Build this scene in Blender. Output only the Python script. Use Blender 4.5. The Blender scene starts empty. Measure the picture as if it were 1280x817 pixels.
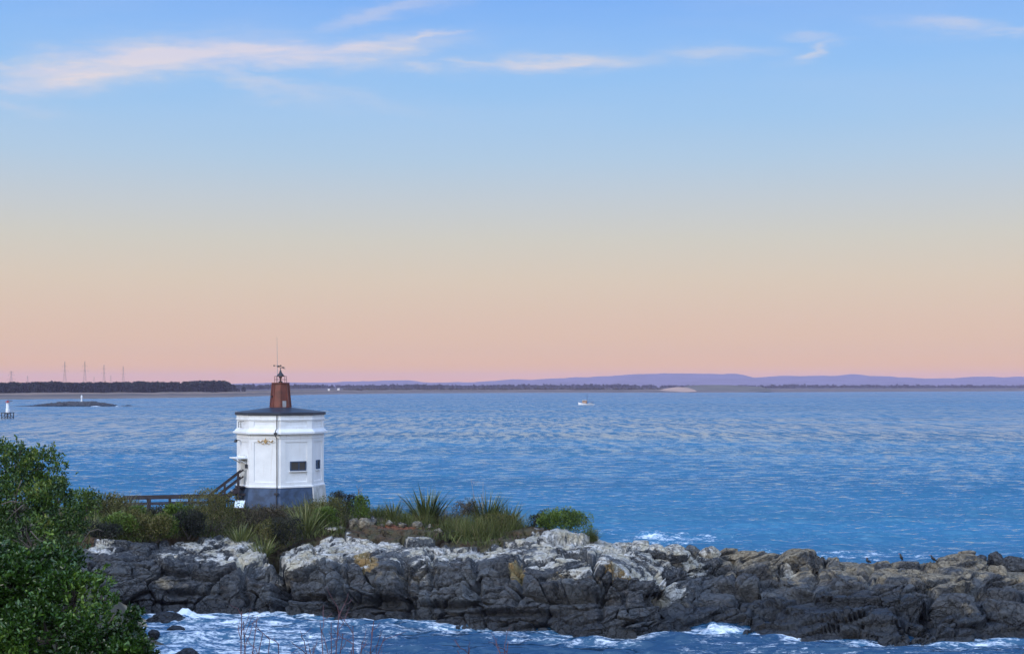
import bpy, bmesh, math, random
import numpy as np
from mathutils import Vector, Matrix

random.seed(7)
rng = np.random.default_rng(11)
C = bpy.context.scene.collection
scene = bpy.context.scene
R = math.radians
F = 1758.0          # focal length of the lens in 1280-wide pixels
EYE = 12.0          # metres above the water
HZ = 484.0          # row of the true horizon


def lin(r, g, b):
    def f(c):
        c /= 255.0
        return c / 12.92 if c <= 0.04045 else ((c + 0.055) / 1.055) ** 2.4
    return (f(r), f(g), f(b), 1.0)


# ------------------------------------------------------------------ camera
cam = bpy.data.cameras.new('camera')
cam.sensor_width = 36.0
cam.lens = 36.0 * F / 1280.0
cam.shift_y = (HZ - 408.5) / 1280.0
cam.clip_start = 0.5
cam.clip_end = 40000
cam_o = bpy.data.objects.new('camera', cam)
cam_o.location = (0, 0, EYE)
cam_o.rotation_euler = (R(90), 0, 0)
C.objects.link(cam_o)
scene.camera = cam_o

# ------------------------------------------------------------------ exposure
scene.view_settings.view_transform = 'Standard'
scene.view_settings.look = 'None'
scene.view_settings.gamma = 1.0
scene.view_settings.exposure = 0.0
scene.view_settings.use_curve_mapping = False
try:
    scene.cycles.volume_bounces = 0
    scene.cycles.max_bounces = 6
    scene.cycles.transparent_max_bounces = 8
except Exception:
    pass

# ------------------------------------------------------------------ world: dusk sky
SUN_AZ = R(52)      # to the left of straight behind the camera
SUN_EL = R(24)
SUN_DIR = Vector((-math.sin(SUN_AZ) * math.cos(SUN_EL), -math.cos(SUN_AZ) * math.cos(SUN_EL), math.sin(SUN_EL)))

world = bpy.data.worlds.new('World')
scene.world = world
world.use_nodes = True
wt = world.node_tree
wt.nodes.clear()


def N(t, kind, **kw):
    n = t.nodes.new(kind)
    for k, v in kw.items():
        if k == 'inp':
            for kk, vv in v.items():
                n.inputs[kk].default_value = vv
        else:
            setattr(n, k, v)
    return n


def math_(t, op, a, b=None, c=None, clamp=False):
    n = t.nodes.new('ShaderNodeMath')
    n.operation = op
    n.use_clamp = clamp
    for i, v in enumerate((a, b, c)):
        if v is None:
            continue
        if isinstance(v, (int, float)):
            n.inputs[i].default_value = v
        else:
            t.links.new(v, n.inputs[i])
    return n.outputs[0]


def mixc(t, fac, a, b, blend='MIX'):
    n = t.nodes.new('ShaderNodeMix')
    n.data_type = 'RGBA'
    n.blend_type = blend
    n.clamp_factor = True
    for sock, v in ((n.inputs[0], fac), (n.inputs[6], a), (n.inputs[7], b)):
        if isinstance(v, (int, float)):
            sock.default_value = v
        elif isinstance(v, (tuple, list)):
            sock.default_value = v if len(v) == 4 else (*v, 1)
        else:
            t.links.new(v, sock)
    return n.outputs[2]


def ramp(t, fac, stops, interp='LINEAR'):
    n = t.nodes.new('ShaderNodeValToRGB')
    cr = n.color_ramp
    cr.interpolation = interp
    while len(cr.elements) > 1:
        cr.elements.remove(cr.elements[-1])
    first = True
    for p, c in stops:
        e = cr.elements[0] if first else cr.elements.new(p)
        first = False
        e.position = p
        if isinstance(c, (int, float)):
            c = (c, c, c, 1)
        e.color = c if len(c) == 4 else (*c, 1)
    if not isinstance(fac, (int, float)):
        t.links.new(fac, n.inputs[0])
    return n.outputs[0]


def maprange(t, v, a, b, c=0.0, d=1.0, smooth=True):
    n = t.nodes.new('ShaderNodeMapRange')
    n.interpolation_type = 'SMOOTHSTEP' if smooth else 'LINEAR'
    n.inputs[1].default_value, n.inputs[2].default_value = a, b
    n.inputs[3].default_value, n.inputs[4].default_value = c, d
    t.links.new(v, n.inputs[0])
    return n.outputs[0]


def build_world(t):
    L = t.links.new
    tc = N(t, 'ShaderNodeTexCoord')
    sep = N(t, 'ShaderNodeSeparateXYZ')
    L(tc.outputs['Generated'], sep.inputs[0])
    X, Y, Z = sep.outputs
    # the eastern sky opposite the sunset: pink belt, cream, then blue
    east = ramp(t, Z, [
        (0.000, (1.05, 0.52, 0.16, 1)), (0.0057, (1.03, 0.52, 0.17, 1)), (0.0137, (0.93, 0.54, 0.21, 1)), (0.025, (0.81, 0.535, 0.335, 1)), (0.048, (0.765, 0.56, 0.405, 1)),
        (0.076, (0.725, 0.605, 0.465, 1)), (0.104, (0.65, 0.625, 0.54, 1)), (0.132, lin(196, 206, 212)),
        (0.159, lin(178, 205, 228)), (0.187, lin(162, 201, 238)), (0.213, lin(150, 196, 243)),
        (0.239, lin(139, 189, 246)), (0.266, lin(127, 179, 246)), (0.36, (0.16, 0.36, 0.82, 1)),
        (0.55, (0.13, 0.29, 0.72, 1)), (0.8, (0.20, 0.38, 0.85, 1)), (1.0, (0.75, 1.05, 1.7, 1))])
    # the west behind the photographer still glows
    west = ramp(t, Z, [
        (0.0, (0.8, 0.65, 0.55, 1)), (0.08, (1.15, 1.05, 0.95, 1)), (0.2, (1.1, 1.2, 1.35, 1)),
        (0.4, (1.25, 1.5, 2.0, 1)), (0.7, (2.1, 2.6, 3.6, 1)), (0.9, (2.1, 2.6, 3.6, 1)), (1.0, (0.75, 1.05, 1.7, 1))])
    wfac = maprange(t, Y, 0.08, -0.55)
    col = mixc(t, wfac, east, west)
    # physical sky of the same low sun, a small share of the light
    sky = N(t, 'ShaderNodeTexSky', sky_type='NISHITA', sun_disc=False)
    sky.sun_elevation = SUN_EL
    sky.sun_rotation = math.atan2(SUN_DIR.x, SUN_DIR.y)
    skys = N(t, 'ShaderNodeVectorMath', operation='SCALE')
    L(sky.outputs[0], skys.inputs[0])
    skys.inputs['Scale'].default_value = 0.10
    col = mixc(t, 0.03, col, skys.outputs[0])
    # thin sunlit clouds, fixed to compass directions
    a = math_(t, 'DIVIDE', X, math_(t, 'MAXIMUM', Y, 0.05))
    b = math_(t, 'DIVIDE', Z, math_(t, 'MAXIMUM', Y, 0.05))
    cmb = N(t, 'ShaderNodeCombineXYZ')
    L(a, cmb.inputs[0])
    L(b, cmb.inputs[1])
    P = cmb.outputs[0]
    n1 = N(t, 'ShaderNodeTexNoise', inp={'Scale': 9.0, 'Detail': 4.0, 'Roughness': 0.55})
    mp = N(t, 'ShaderNodeMapping', inp={'Scale': (1.0, 2.2, 1.0)})
    L(P, mp.inputs[0])
    L(mp.outputs[0], n1.inputs['Vector'])
    off = N(t, 'ShaderNodeVectorMath', operation='SUBTRACT')
    L(n1.outputs['Color'], off.inputs[0])
    off.inputs[1].default_value = (0.5, 0.5, 0.5)
    offs = N(t, 'ShaderNodeVectorMath', operation='MULTIPLY')
    L(off.outputs[0], offs.inputs[0])
    offs.inputs[1].default_value = (0.085, 0.018, 0)
    n1b = N(t, 'ShaderNodeTexNoise', inp={'Scale': 34.0, 'Detail': 5.0, 'Roughness': 0.6})
    mpb = N(t, 'ShaderNodeMapping', inp={'Scale': (0.8, 3.2, 1.0), 'Rotation': (0, 0, R(-10))})
    L(P, mpb.inputs[0])
    L(mpb.outputs[0], n1b.inputs['Vector'])
    offb = N(t, 'ShaderNodeVectorMath', operation='SUBTRACT')
    L(n1b.outputs['Color'], offb.inputs[0])
    offb.inputs[1].default_value = (0.5, 0.5, 0.5)
    offc = N(t, 'ShaderNodeVectorMath', operation='MULTIPLY_ADD')
    L(offb.outputs[0], offc.inputs[0])
    offc.inputs[1].default_value = (0.05, 0.016, 0)
    L(offs.outputs[0], offc.inputs[2])
    PW = N(t, 'ShaderNodeVectorMath', operation='ADD')
    L(P, PW.inputs[0])
    L(offc.outputs[0], PW.inputs[1])
    clouds = [  # px, py, half length, half height, slope angle (deg, + = rises to the right), weight
        (95, 87, 95, 19, 7, 1.25), (200, 72, 130, 20, 6, 1.3), (320, 63, 130, 15, -2, 1.15), (430, 62, 110, 11, 4, 1.0),
        (262, 67, 70, 13, 2, 1.2), (528, 51, 45, 5.5, 12, 0.75), (300, 96, 110, 11, -14, 0.45), (480, 17, 85, 10, 14, 0.4), (510, 83, 40, 6, -6, 0.4),
        (690, 79, 95, 8.5, 4, 0.8), (610, 81, 55, 5, -3, 0.4), (885, 66, 65, 8, 0, 0.4), (1026, 62, 30, 9, 22, 0.6),
        (1015, 45, 40, 7, 0, 0.3), (1190, 31, 65, 8, -6, 0.4), (1275, 38, 60, 6, 4, 0.35), (5, 108, 60, 7, -5, 0.55),
        (10, 84, 50, 6, -9, 0.5), (15, 132, 60, 8, -8, 0.25), (430, 118, 120, 9, -12, 0.18)]
    tot = None
    for px, py, hl, hh, ang, w in clouds:
        sb = N(t, 'ShaderNodeVectorMath', operation='SUBTRACT')
        L(PW.outputs[0], sb.inputs[0])
        sb.inputs[1].default_value = ((px - 640) / F, (HZ - py) / F, 0)
        m = N(t, 'ShaderNodeMapping', vector_type='TEXTURE')
        m.inputs['Rotation'].default_value = (0, 0, R(ang))
        m.inputs['Scale'].default_value = (hl / F, hh / F, 1)
        L(sb.outputs[0], m.inputs[0])
        ln = N(t, 'ShaderNodeVectorMath', operation='LENGTH')
        L(m.outputs[0], ln.inputs[0])
        g = math_(t, 'MULTIPLY', math_(t, 'EXPONENT', math_(t, 'MULTIPLY', math_(t, 'POWER', ln.outputs[1], 2.0), -1.0)), w)
        tot = g if tot is None else math_(t, 'MAXIMUM', tot, g)
    n2 = N(t, 'ShaderNodeTexNoise', inp={'Scale': 16.0, 'Detail': 7.0, 'Roughness': 0.58, 'Distortion': 0.6})
    mp2 = N(t, 'ShaderNodeMapping', inp={'Scale': (0.8, 6.5, 1.0), 'Rotation': (0, 0, R(-8))})
    L(P, mp2.inputs[0])
    L(mp2.outputs[0], n2.inputs['Vector'])
    wisp = maprange(t, n2.outputs[0], 0.22, 0.62)
    front = maprange(t, Y, 0.1, 0.3)
    cm = math_(t, 'MULTIPLY', math_(t, 'MULTIPLY', tot, math_(t, 'MULTIPLY_ADD', wisp, 0.48, 0.52)), front, clamp=True)
    n3 = N(t, 'ShaderNodeTexNoise', inp={'Scale': 5.0, 'Detail': 3.0})
    L(mp2.outputs[0], n3.inputs['Vector'])
    ccol = mixc(t, maprange(t, n3.outputs[0], 0.35, 0.65), lin(240, 224, 212), lin(222, 216, 228))
    col = mixc(t, math_(t, 'MULTIPLY', cm, 0.9), col, ccol)
    # faint uneven air so the gradient is not perfectly smooth
    n4 = N(t, 'ShaderNodeTexNoise', inp={'Scale': 4.0, 'Detail': 5.0, 'Roughness': 0.5})
    mp4 = N(t, 'ShaderNodeMapping', inp={'Scale': (1.0, 5.0, 1.0)})
    L(P, mp4.inputs[0])
    L(mp4.outputs[0], n4.inputs['Vector'])
    amt = math_(t, 'MULTIPLY', maprange(t, n4.outputs[0], 0.35, 0.75), 0.12)
    high = maprange(t, Z, 0.09, 0.22)
    col = mixc(t, math_(t, 'MULTIPLY', math_(t, 'MULTIPLY', amt, front), high), col, lin(205, 212, 228))
    bg = N(t, 'ShaderNodeBackground', inp={'Strength': 1.0})
    L(col, bg.inputs[0])
    out = N(t, 'ShaderNodeOutputWorld')
    L(bg.outputs[0], out.inputs[0])


build_world(wt)

sun = bpy.data.lights.new('sun', 'SUN')
sun.energy = 1.5
sun.angle = R(14)
sun.color = (1.0, 0.90, 0.78)
sun_o = bpy.data.objects.new('sun', sun)
sun_o.rotation_euler = SUN_DIR.to_track_quat('Z', 'Y').to_euler()
sun_o.location = (-40, -40, 40)
C.objects.link(sun_o)


# ------------------------------------------------------------------ numpy noise
def _hash(ix, iy, iz, s=0):
    h = (ix.astype(np.int64) * 374761393 + iy.astype(np.int64) * 668265263 + iz.astype(np.int64) * 2147483647 + s * 974634777)
    h = (h ^ (h >> 13)) * 1274126177
    h &= 0x7fffffffffff
    h = (h ^ (h >> 16)) * 2246822519
    h &= 0x7fffffffffff
    h = h ^ (h >> 15)
    return (h & 0xffffff) / float(0xffffff)


def vnoise(p, s=0):
    """value noise in about -1..1; p is (n,3)"""
    i = np.floor(p)
    f = p - i
    u = f * f * f * (f * (f * 6 - 15) + 10)
    i = i.astype(np.int64)
    r = 0
    for dx in (0, 1):
        wx = u[:, 0] if dx else 1 - u[:, 0]
        for dy in (0, 1):
            wy = u[:, 1] if dy else 1 - u[:, 1]
            for dz in (0, 1):
                wz = u[:, 2] if dz else 1 - u[:, 2]
                r = r + wx * wy * wz * _hash(i[:, 0] + dx, i[:, 1] + dy, i[:, 2] + dz, s)
    return r * 2 - 1


def fbm(p, octv=4, s=0, gain=0.5):
    a, t, n = 1.0, 0.0, 0.0
    q = np.array(p, float)
    for k in range(octv):
        t = t + a * vnoise(q, s + k * 17)
        n += a
        a *= gain
        q = q * 2.03 + 7.1
    return t / n * 1.6


def voronoi(p, s=0, jit=0.9, pn=2):
    """F1, F2-F1 edge measure, three random numbers of the cell, vector from the cell point"""
    i = np.floor(p).astype(np.int64)
    n = len(p)
    f1 = np.full(n, 9.0)
    f2 = np.full(n, 9.0)
    cid = np.zeros((n, 3), np.int64)
    vec = np.zeros((n, 3))
    for dx in (-1, 0, 1):
        for dy in (-1, 0, 1):
            for dz in (-1, 0, 1):
                cx, cy, cz = i[:, 0] + dx, i[:, 1] + dy, i[:, 2] + dz
                q = np.stack([cx + 0.5 + jit * (_hash(cx, cy, cz, s) - 0.5),
                              cy + 0.5 + jit * (_hash(cx, cy, cz, s + 1) - 0.5),
                              cz + 0.5 + jit * (_hash(cx, cy, cz, s + 2) - 0.5)], 1)
                d = p - q
                r = np.sqrt((d * d).sum(1)) if pn == 2 else np.sqrt(np.sqrt(((d * d) ** 2).sum(1)))
                near = r < f1
                f2 = np.where(near, f1, np.minimum(f2, r))
                f1 = np.where(near, r, f1)
                cid[near] = np.stack([cx, cy, cz], 1)[near]
                vec[near] = d[near]
    rnd = np.stack([_hash(cid[:, 0], cid[:, 1], cid[:, 2], s + 5 + k) for k in range(4)], 1)
    return f1, f2 - f1, rnd, vec


def sstep(x, a, b):
    t = np.clip((x - a) / (b - a), 0, 1)
    return t * t * (3 - 2 * t)


# ------------------------------------------------------------------ mesh helpers
def link(name, me, mat=None, parent=None, loc=None):
    o = bpy.data.objects.new(name, me)
    C.objects.link(o)
    if mat is not None:
        me.materials.append(mat)
    if parent is not None:
        o.parent = parent
    if loc is not None:
        o.location = loc
    return o


def mesh_np(name, V, Fc, mat=None, parent=None, smooth=False, attrs=None, loc=None):
    """V (n,3), Fc list of (m,k) index arrays"""
    V = np.asarray(V, np.float32)
    if not isinstance(Fc, (list, tuple)):
        Fc = [Fc]
    Fc = [np.asarray(f, np.int32) for f in Fc if len(f)]
    me = bpy.data.meshes.new(name)
    me.vertices.add(len(V))
    me.vertices.foreach_set('co', V.ravel())
    loops = np.concatenate([f.ravel() for f in Fc])
    cnt = np.concatenate([np.full(len(f), f.shape[1], np.int32) for f in Fc])
    st = np.concatenate([[0], np.cumsum(cnt)[:-1]]).astype(np.int32)
    me.loops.add(len(loops))
    me.loops.foreach_set('vertex_index', loops)
    me.polygons.add(len(cnt))
    me.polygons.foreach_set('loop_start', st)
    me.polygons.foreach_set('loop_total', cnt)
    if smooth:
        me.polygons.foreach_set('use_smooth', np.ones(len(cnt), bool))
    for k, a in (attrs or {}).items():
        at = me.attributes.new(k, 'FLOAT', 'POINT')
        at.data.foreach_set('value', np.asarray(a, np.float32))
    me.update(calc_edges=True)
    me.validate()
    return link(name, me, mat, parent, loc)


def grid_faces(nr, nc):
    a = np.arange(nr * nc).reshape(nr, nc)
    return np.stack([a[:-1, :-1].ravel(), a[:-1, 1:].ravel(), a[1:, 1:].ravel(), a[1:, :-1].ravel()], 1)


class MB:
    """collects simple shapes into one mesh"""

    def __init__(self):
        self.v, self.f, self.n = [], [], 0

    def add(self, V, Fl):
        self.v.extend([tuple(map(float, p)) for p in V])
        self.f.extend([[int(i) + self.n for i in f] for f in Fl])
        self.n = len(self.v)
        return self

    def box(self, c, s, M=None):
        sx, sy, sz = s[0] / 2, s[1] / 2, s[2] / 2
        V = [Vector((x * sx, y * sy, z * sz)) for z in (-1, 1) for x, y in ((-1, -1), (1, -1), (1, 1), (-1, 1))]
        if M is not None:
            V = [M @ p for p in V]
        c = Vector(c)
        self.add([p + c for p in V], [(0, 3, 2, 1), (4, 5, 6, 7), (0, 1, 5, 4), (1, 2, 6, 5), (2, 3, 7, 6), (3, 0, 4, 7)])
        return self

    def bar(self, a, b, w, h=None, up=(0, 0, 1)):
        """rectangular bar from a to b"""
        a, b = Vector(a), Vector(b)
        h = h or w
        d = (b - a).normalized()
        u = Vector(up)
        if abs(d.dot(u)) > 0.97:
            u = Vector((0, 1, 0))
        s = d.cross(u).normalized()
        t = s.cross(d)
        V = []
        for p in (a, b):
            for i, j in ((-1, -1), (1, -1), (1, 1), (-1, 1)):
                V.append(p + s * (i * w / 2) + t * (j * h / 2))
        self.add(V, [(0, 3, 2, 1), (4, 5, 6, 7), (0, 1, 5, 4), (1, 2, 6, 5), (2, 3, 7, 6), (3, 0, 4, 7)])
        return self

    def tube(self, pts, rad, n=6, cap=True):
        pts = [Vector(p) for p in pts]
        if isinstance(rad, (int, float)):
            rad = [rad] * len(pts)
        V, Fl = [], []
        u = None
        for i, p in enumerate(pts):
            d = (pts[min(i + 1, len(pts) - 1)] - pts[max(i - 1, 0)]).normalized()
            if u is None:
                u = d.orthogonal().normalized()
            else:
                u = (u - d * u.dot(d))
                u = u.normalized() if u.length > 1e-6 else d.orthogonal().normalized()
            w = d.cross(u)
            for k in range(n):
                t = 2 * math.pi * k / n
                V.append(p + (u * math.cos(t) + w * math.sin(t)) * rad[i])
        for i in range(len(pts) - 1):
            for k in range(n):
                Fl.append((i * n + k, i * n + (k + 1) % n, (i + 1) * n + (k + 1) % n, (i + 1) * n + k))
        if cap:
            Fl.append(tuple(reversed(range(n))))
            Fl.append(tuple(range((len(pts) - 1) * n, len(pts) * n)))
        self.add(V, Fl)
        return self

    def rings(self, rings, cap0=True, cap1=True):
        """loft of equal-length closed rings"""
        n = len(rings[0])
        V = [p for r in rings for p in r]
        Fl = []
        for i in range(len(rings) - 1):
            for k in range(n):
                Fl.append((i * n + k, i * n + (k + 1) % n, (i + 1) * n + (k + 1) % n, (i + 1) * n + k))
        if cap0:
            Fl.append(tuple(reversed(range(n))))
        if cap1:
            Fl.append(tuple(range((len(rings) - 1) * n, len(rings) * n)))
        self.add(V, Fl)
        return self

    def build(self, name, mat=None, parent=None, smooth=False, bevel=0.0, loc=None):
        me = bpy.data.meshes.new(name)
        me.from_pydata(self.v, [], self.f)
        me.update()
        if bevel > 0:
            bm = bmesh.new()
            bm.from_mesh(me)
            bmesh.ops.bevel(bm, geom=[e for e in bm.edges if len(e.link_faces) == 2 and e.calc_face_angle(0) > 0.6],
                            offset=bevel, segments=1, affect='EDGES', clamp_overlap=True)
            bm.to_mesh(me)
            bm.free()
        if smooth:
            for p in me.polygons:
                p.use_smooth = True
        return link(name, me, mat, parent, loc)


def tag(o, label=None, cat=None, group=None, kind=None):
    if label:
        o['label'] = label
    if cat:
        o['category'] = cat
    if group:
        o['group'] = group
    if kind:
        o['kind'] = kind
    return o


def thing(name, label, cat, loc=(0, 0, 0), rz=0.0, group=None):
    o = bpy.data.objects.new(name, None)
    o.empty_display_size = 0.3
    C.objects.link(o)
    o.location = loc
    o.rotation_euler = (0, 0, rz)
    return tag(o, label, cat, group)


def at(px, py, Y):
    return Vector(((px - 640) / F * Y, Y, EYE - (py - HZ) / F * Y))


# ------------------------------------------------------------------ materials
def new_mat(name):
    m = bpy.data.materials.new(name)
    m.use_nodes = True
    t = m.node_tree
    p = t.nodes['Principled BSDF']
    return m, t, p


def setp(t, p, key, v):
    if isinstance(v, (int, float)):
        p.inputs[key].default_value = v
    elif isinstance(v, (tuple, list)):
        p.inputs[key].default_value = v if len(v) in (3, 4) and key not in ('Base Color',) else (*v[:3], 1)
    else:
        t.links.new(v, p.inputs[key])


def obj_coord(t, scale=(1, 1, 1)):
    tc = N(t, 'ShaderNodeTexCoord')
    mp = N(t, 'ShaderNodeMapping', inp={'Scale': scale})
    t.links.new(tc.outputs['Object'], mp.inputs[0])
    return mp.outputs[0]


def noise(t, vec, scale, detail=4.0, rough=0.55, dist=0.0):
    n = N(t, 'ShaderNodeTexNoise', inp={'Scale': scale, 'Detail': detail, 'Roughness': rough, 'Distortion': dist})
    t.links.new(vec, n.inputs['Vector'])
    return n.outputs[0]


def bump(t, h, strength=0.5, dist=0.02, normal=None):
    b = N(t, 'ShaderNodeBump', inp={'Strength': strength, 'Distance': dist})
    t.links.new(h, b.inputs['Height'])
    if normal is not None:
        t.links.new(normal, b.inputs['Normal'])
    return b.outputs[0]


def attr(t, name):
    n = N(t, 'ShaderNodeAttribute')
    n.attribute_name = name
    return n.outputs['Fac']


def simple(name, col, rough=0.6, var=0.15, scale=3.0, metal=0.0, bmp=0.0, spec=0.5):
    """a paint or stuff with slight uneven colour"""
    m, t, p = new_mat(name)
    v = obj_coord(t)
    n = noise(t, v, scale, 5.0, 0.6)
    c0 = tuple(max(0, c * (1 - var)) for c in col[:3])
    c1 = tuple(min(1, c * (1 + var)) for c in col[:3])
    setp(t, p, 'Base Color', mixc(t, maprange(t, n, 0.3, 0.7), c0, c1))
    setp(t, p, 'Roughness', rough)
    setp(t, p, 'Metallic', metal)
    p.inputs['Specular IOR Level'].default_value = spec
    if bmp:
        setp(t, p, 'Normal', bump(t, noise(t, v, scale * 6, 4.0), 0.6, bmp))
    return m


def leaf_mat(name, c0, c1, rough=0.5, trans=0.25, spec=0.4, c2=None):
    m, t, p = new_mat(name)
    a = attr(t, 'tint')
    stops = [(0.0, (*c0, 1)), (0.75, (*c1, 1))] + ([(1.0, (*c2, 1))] if c2 else [])
    col = ramp(t, a, stops)
    setp(t, p, 'Base Color', col)
    setp(t, p, 'Roughness', rough)
    p.inputs['Specular IOR Level'].default_value = spec
    if trans > 0:
        tr = N(t, 'ShaderNodeBsdfTranslucent')
        t.links.new(col, tr.inputs[0])
        mx = N(t, 'ShaderNodeMixShader', inp={0: trans})
        t.links.new(p.outputs[0], mx.inputs[1])
        t.links.new(tr.outputs[0], mx.inputs[2])
        t.links.new(mx.outputs[0], t.nodes['Material Output'].inputs['Surface'])
    return m


def rock_mat():
    m, t, p = new_mat('rock')
    v = obj_coord(t)
    lich, och, tan_, tint, soil, weta = (attr(t, k) for k in ('lichen', 'ochre', 'tan', 'tint', 'soil', 'wet'))
    geo = N(t, 'ShaderNodeNewGeometry')
    sp = N(t, 'ShaderNodeSeparateXYZ')
    t.links.new(geo.outputs['Position'], sp.inputs[0])
    Z = sp.outputs[2]
    n_f = noise(t, v, 5.0, 8.0, 0.62)
    n_c = noise(t, v, 1.1, 5.0, 0.55)
    n_s = noise(t, obj_coord(t, (0.5, 0.5, 2.2)), 2.3, 6.0, 0.6, 0.5)
    base = mixc(t, maprange(t, n_f, 0.3, 0.72), (0.013, 0.018, 0.024), (0.088, 0.092, 0.098))
    base = mixc(t, maprange(t, tint, 0.35, 0.85, 0.0, 0.8), base, (0.105, 0.118, 0.130))
    base = mixc(t, maprange(t, n_s, 0.52, 0.75, 0.0, 0.5), base, (0.075, 0.062, 0.058))
    # olive and tan weathering
    tn = math_(t, 'MULTIPLY_ADD', math_(t, 'SUBTRACT', n_c, 0.5), 1.3, tan_)
    tcol = mixc(t, maprange(t, n_f, 0.3, 0.75), (0.14, 0.115, 0.075), (0.36, 0.31, 0.22))
    base = mixc(t, maprange(t, tn, 0.32, 0.68, 0.0, 0.9), base, tcol)
    on = math_(t, 'MULTIPLY_ADD', math_(t, 'SUBTRACT', n_f, 0.5), 1.1, och)
    base = mixc(t, maprange(t, on, 0.4, 0.7, 0.0, 0.9), base, mixc(t, maprange(t, n_c, 0.35, 0.65), (0.30, 0.19, 0.07), (0.20, 0.165, 0.07)))
    # white lichen crust with ragged edges
    n_l = noise(t, v, 2.0, 8.0, 0.62)
    ln = math_(t, 'MULTIPLY_ADD', math_(t, 'SUBTRACT', n_l, 0.5), 1.5, lich)
    lcol = mixc(t, maprange(t, noise(t, v, 3.5, 8.0, 0.68), 0.34, 0.64), (0.24, 0.235, 0.22), (0.68, 0.67, 0.63))
    lcol = mixc(t, maprange(t, n_c, 0.40, 0.64, 0.0, 0.8), lcol, (0.40, 0.36, 0.25))
    base = mixc(t, maprange(t, ln, 0.36, 0.64), base, lcol)
    vo = N(t, 'ShaderNodeTexVoronoi', inp={'Scale': 6.0})
    t.links.new(v, vo.inputs['Vector'])
    spot = math_(t, 'MULTIPLY', maprange(t, vo.outputs['Distance'], 0.28, 0.18), maprange(t, lich, 0.02, 0.3, 0.0, 0.4))
    base = mixc(t, spot, base, (0.50, 0.50, 0.46))
    # soil and litter on the plateau
    sn = math_(t, 'MULTIPLY_ADD', math_(t, 'SUBTRACT', n_f, 0.5), 0.8, soil)
    scol = mixc(t, maprange(t, n_c, 0.35, 0.65), (0.080, 0.050, 0.026), (0.070, 0.066, 0.028))
    scol = mixc(t, maprange(t, on, 0.35, 0.75), scol, (0.20, 0.070, 0.028))
    base = mixc(t, maprange(t, sn, 0.4, 0.6), base, scol)
    # tide-wet weed zone
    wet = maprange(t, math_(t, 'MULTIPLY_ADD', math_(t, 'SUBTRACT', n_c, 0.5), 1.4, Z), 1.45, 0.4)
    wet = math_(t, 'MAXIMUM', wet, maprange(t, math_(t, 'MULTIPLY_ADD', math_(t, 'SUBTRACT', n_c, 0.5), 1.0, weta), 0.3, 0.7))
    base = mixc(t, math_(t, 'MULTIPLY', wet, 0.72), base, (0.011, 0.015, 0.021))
    setp(t, p, 'Base Color', base)
    setp(t, p, 'Roughness', maprange(t, wet, 0.0, 1.0, 0.85, 0.45))
    p.inputs['Specular IOR Level'].default_value = 0.35
    vb = N(t, 'ShaderNodeTexVoronoi', feature='DISTANCE_TO_EDGE', inp={'Scale': 1.5})
    wv = N(t, 'ShaderNodeVectorMath', operation='ADD')
    nw = N(t, 'ShaderNodeTexNoise', inp={'Scale': 1.7, 'Detail': 3.0})
    t.links.new(v, nw.inputs['Vector'])
    t.links.new(v, wv.inputs[0])
    t.links.new(nw.outputs['Color'], wv.inputs[1])
    t.links.new(wv.outputs[0], vb.inputs['Vector'])
    crack = maprange(t, vb.outputs['Distance'], 0.0, 0.045)
    h = math_(t, 'MULTIPLY_ADD', crack, 0.6, math_(t, 'MULTIPLY_ADD', n_f, 0.8, math_(t, 'MULTIPLY', n_l, 0.5)))
    setp(t, p, 'Normal', bump(t, h, 1.0, 0.28))
    return m


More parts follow.
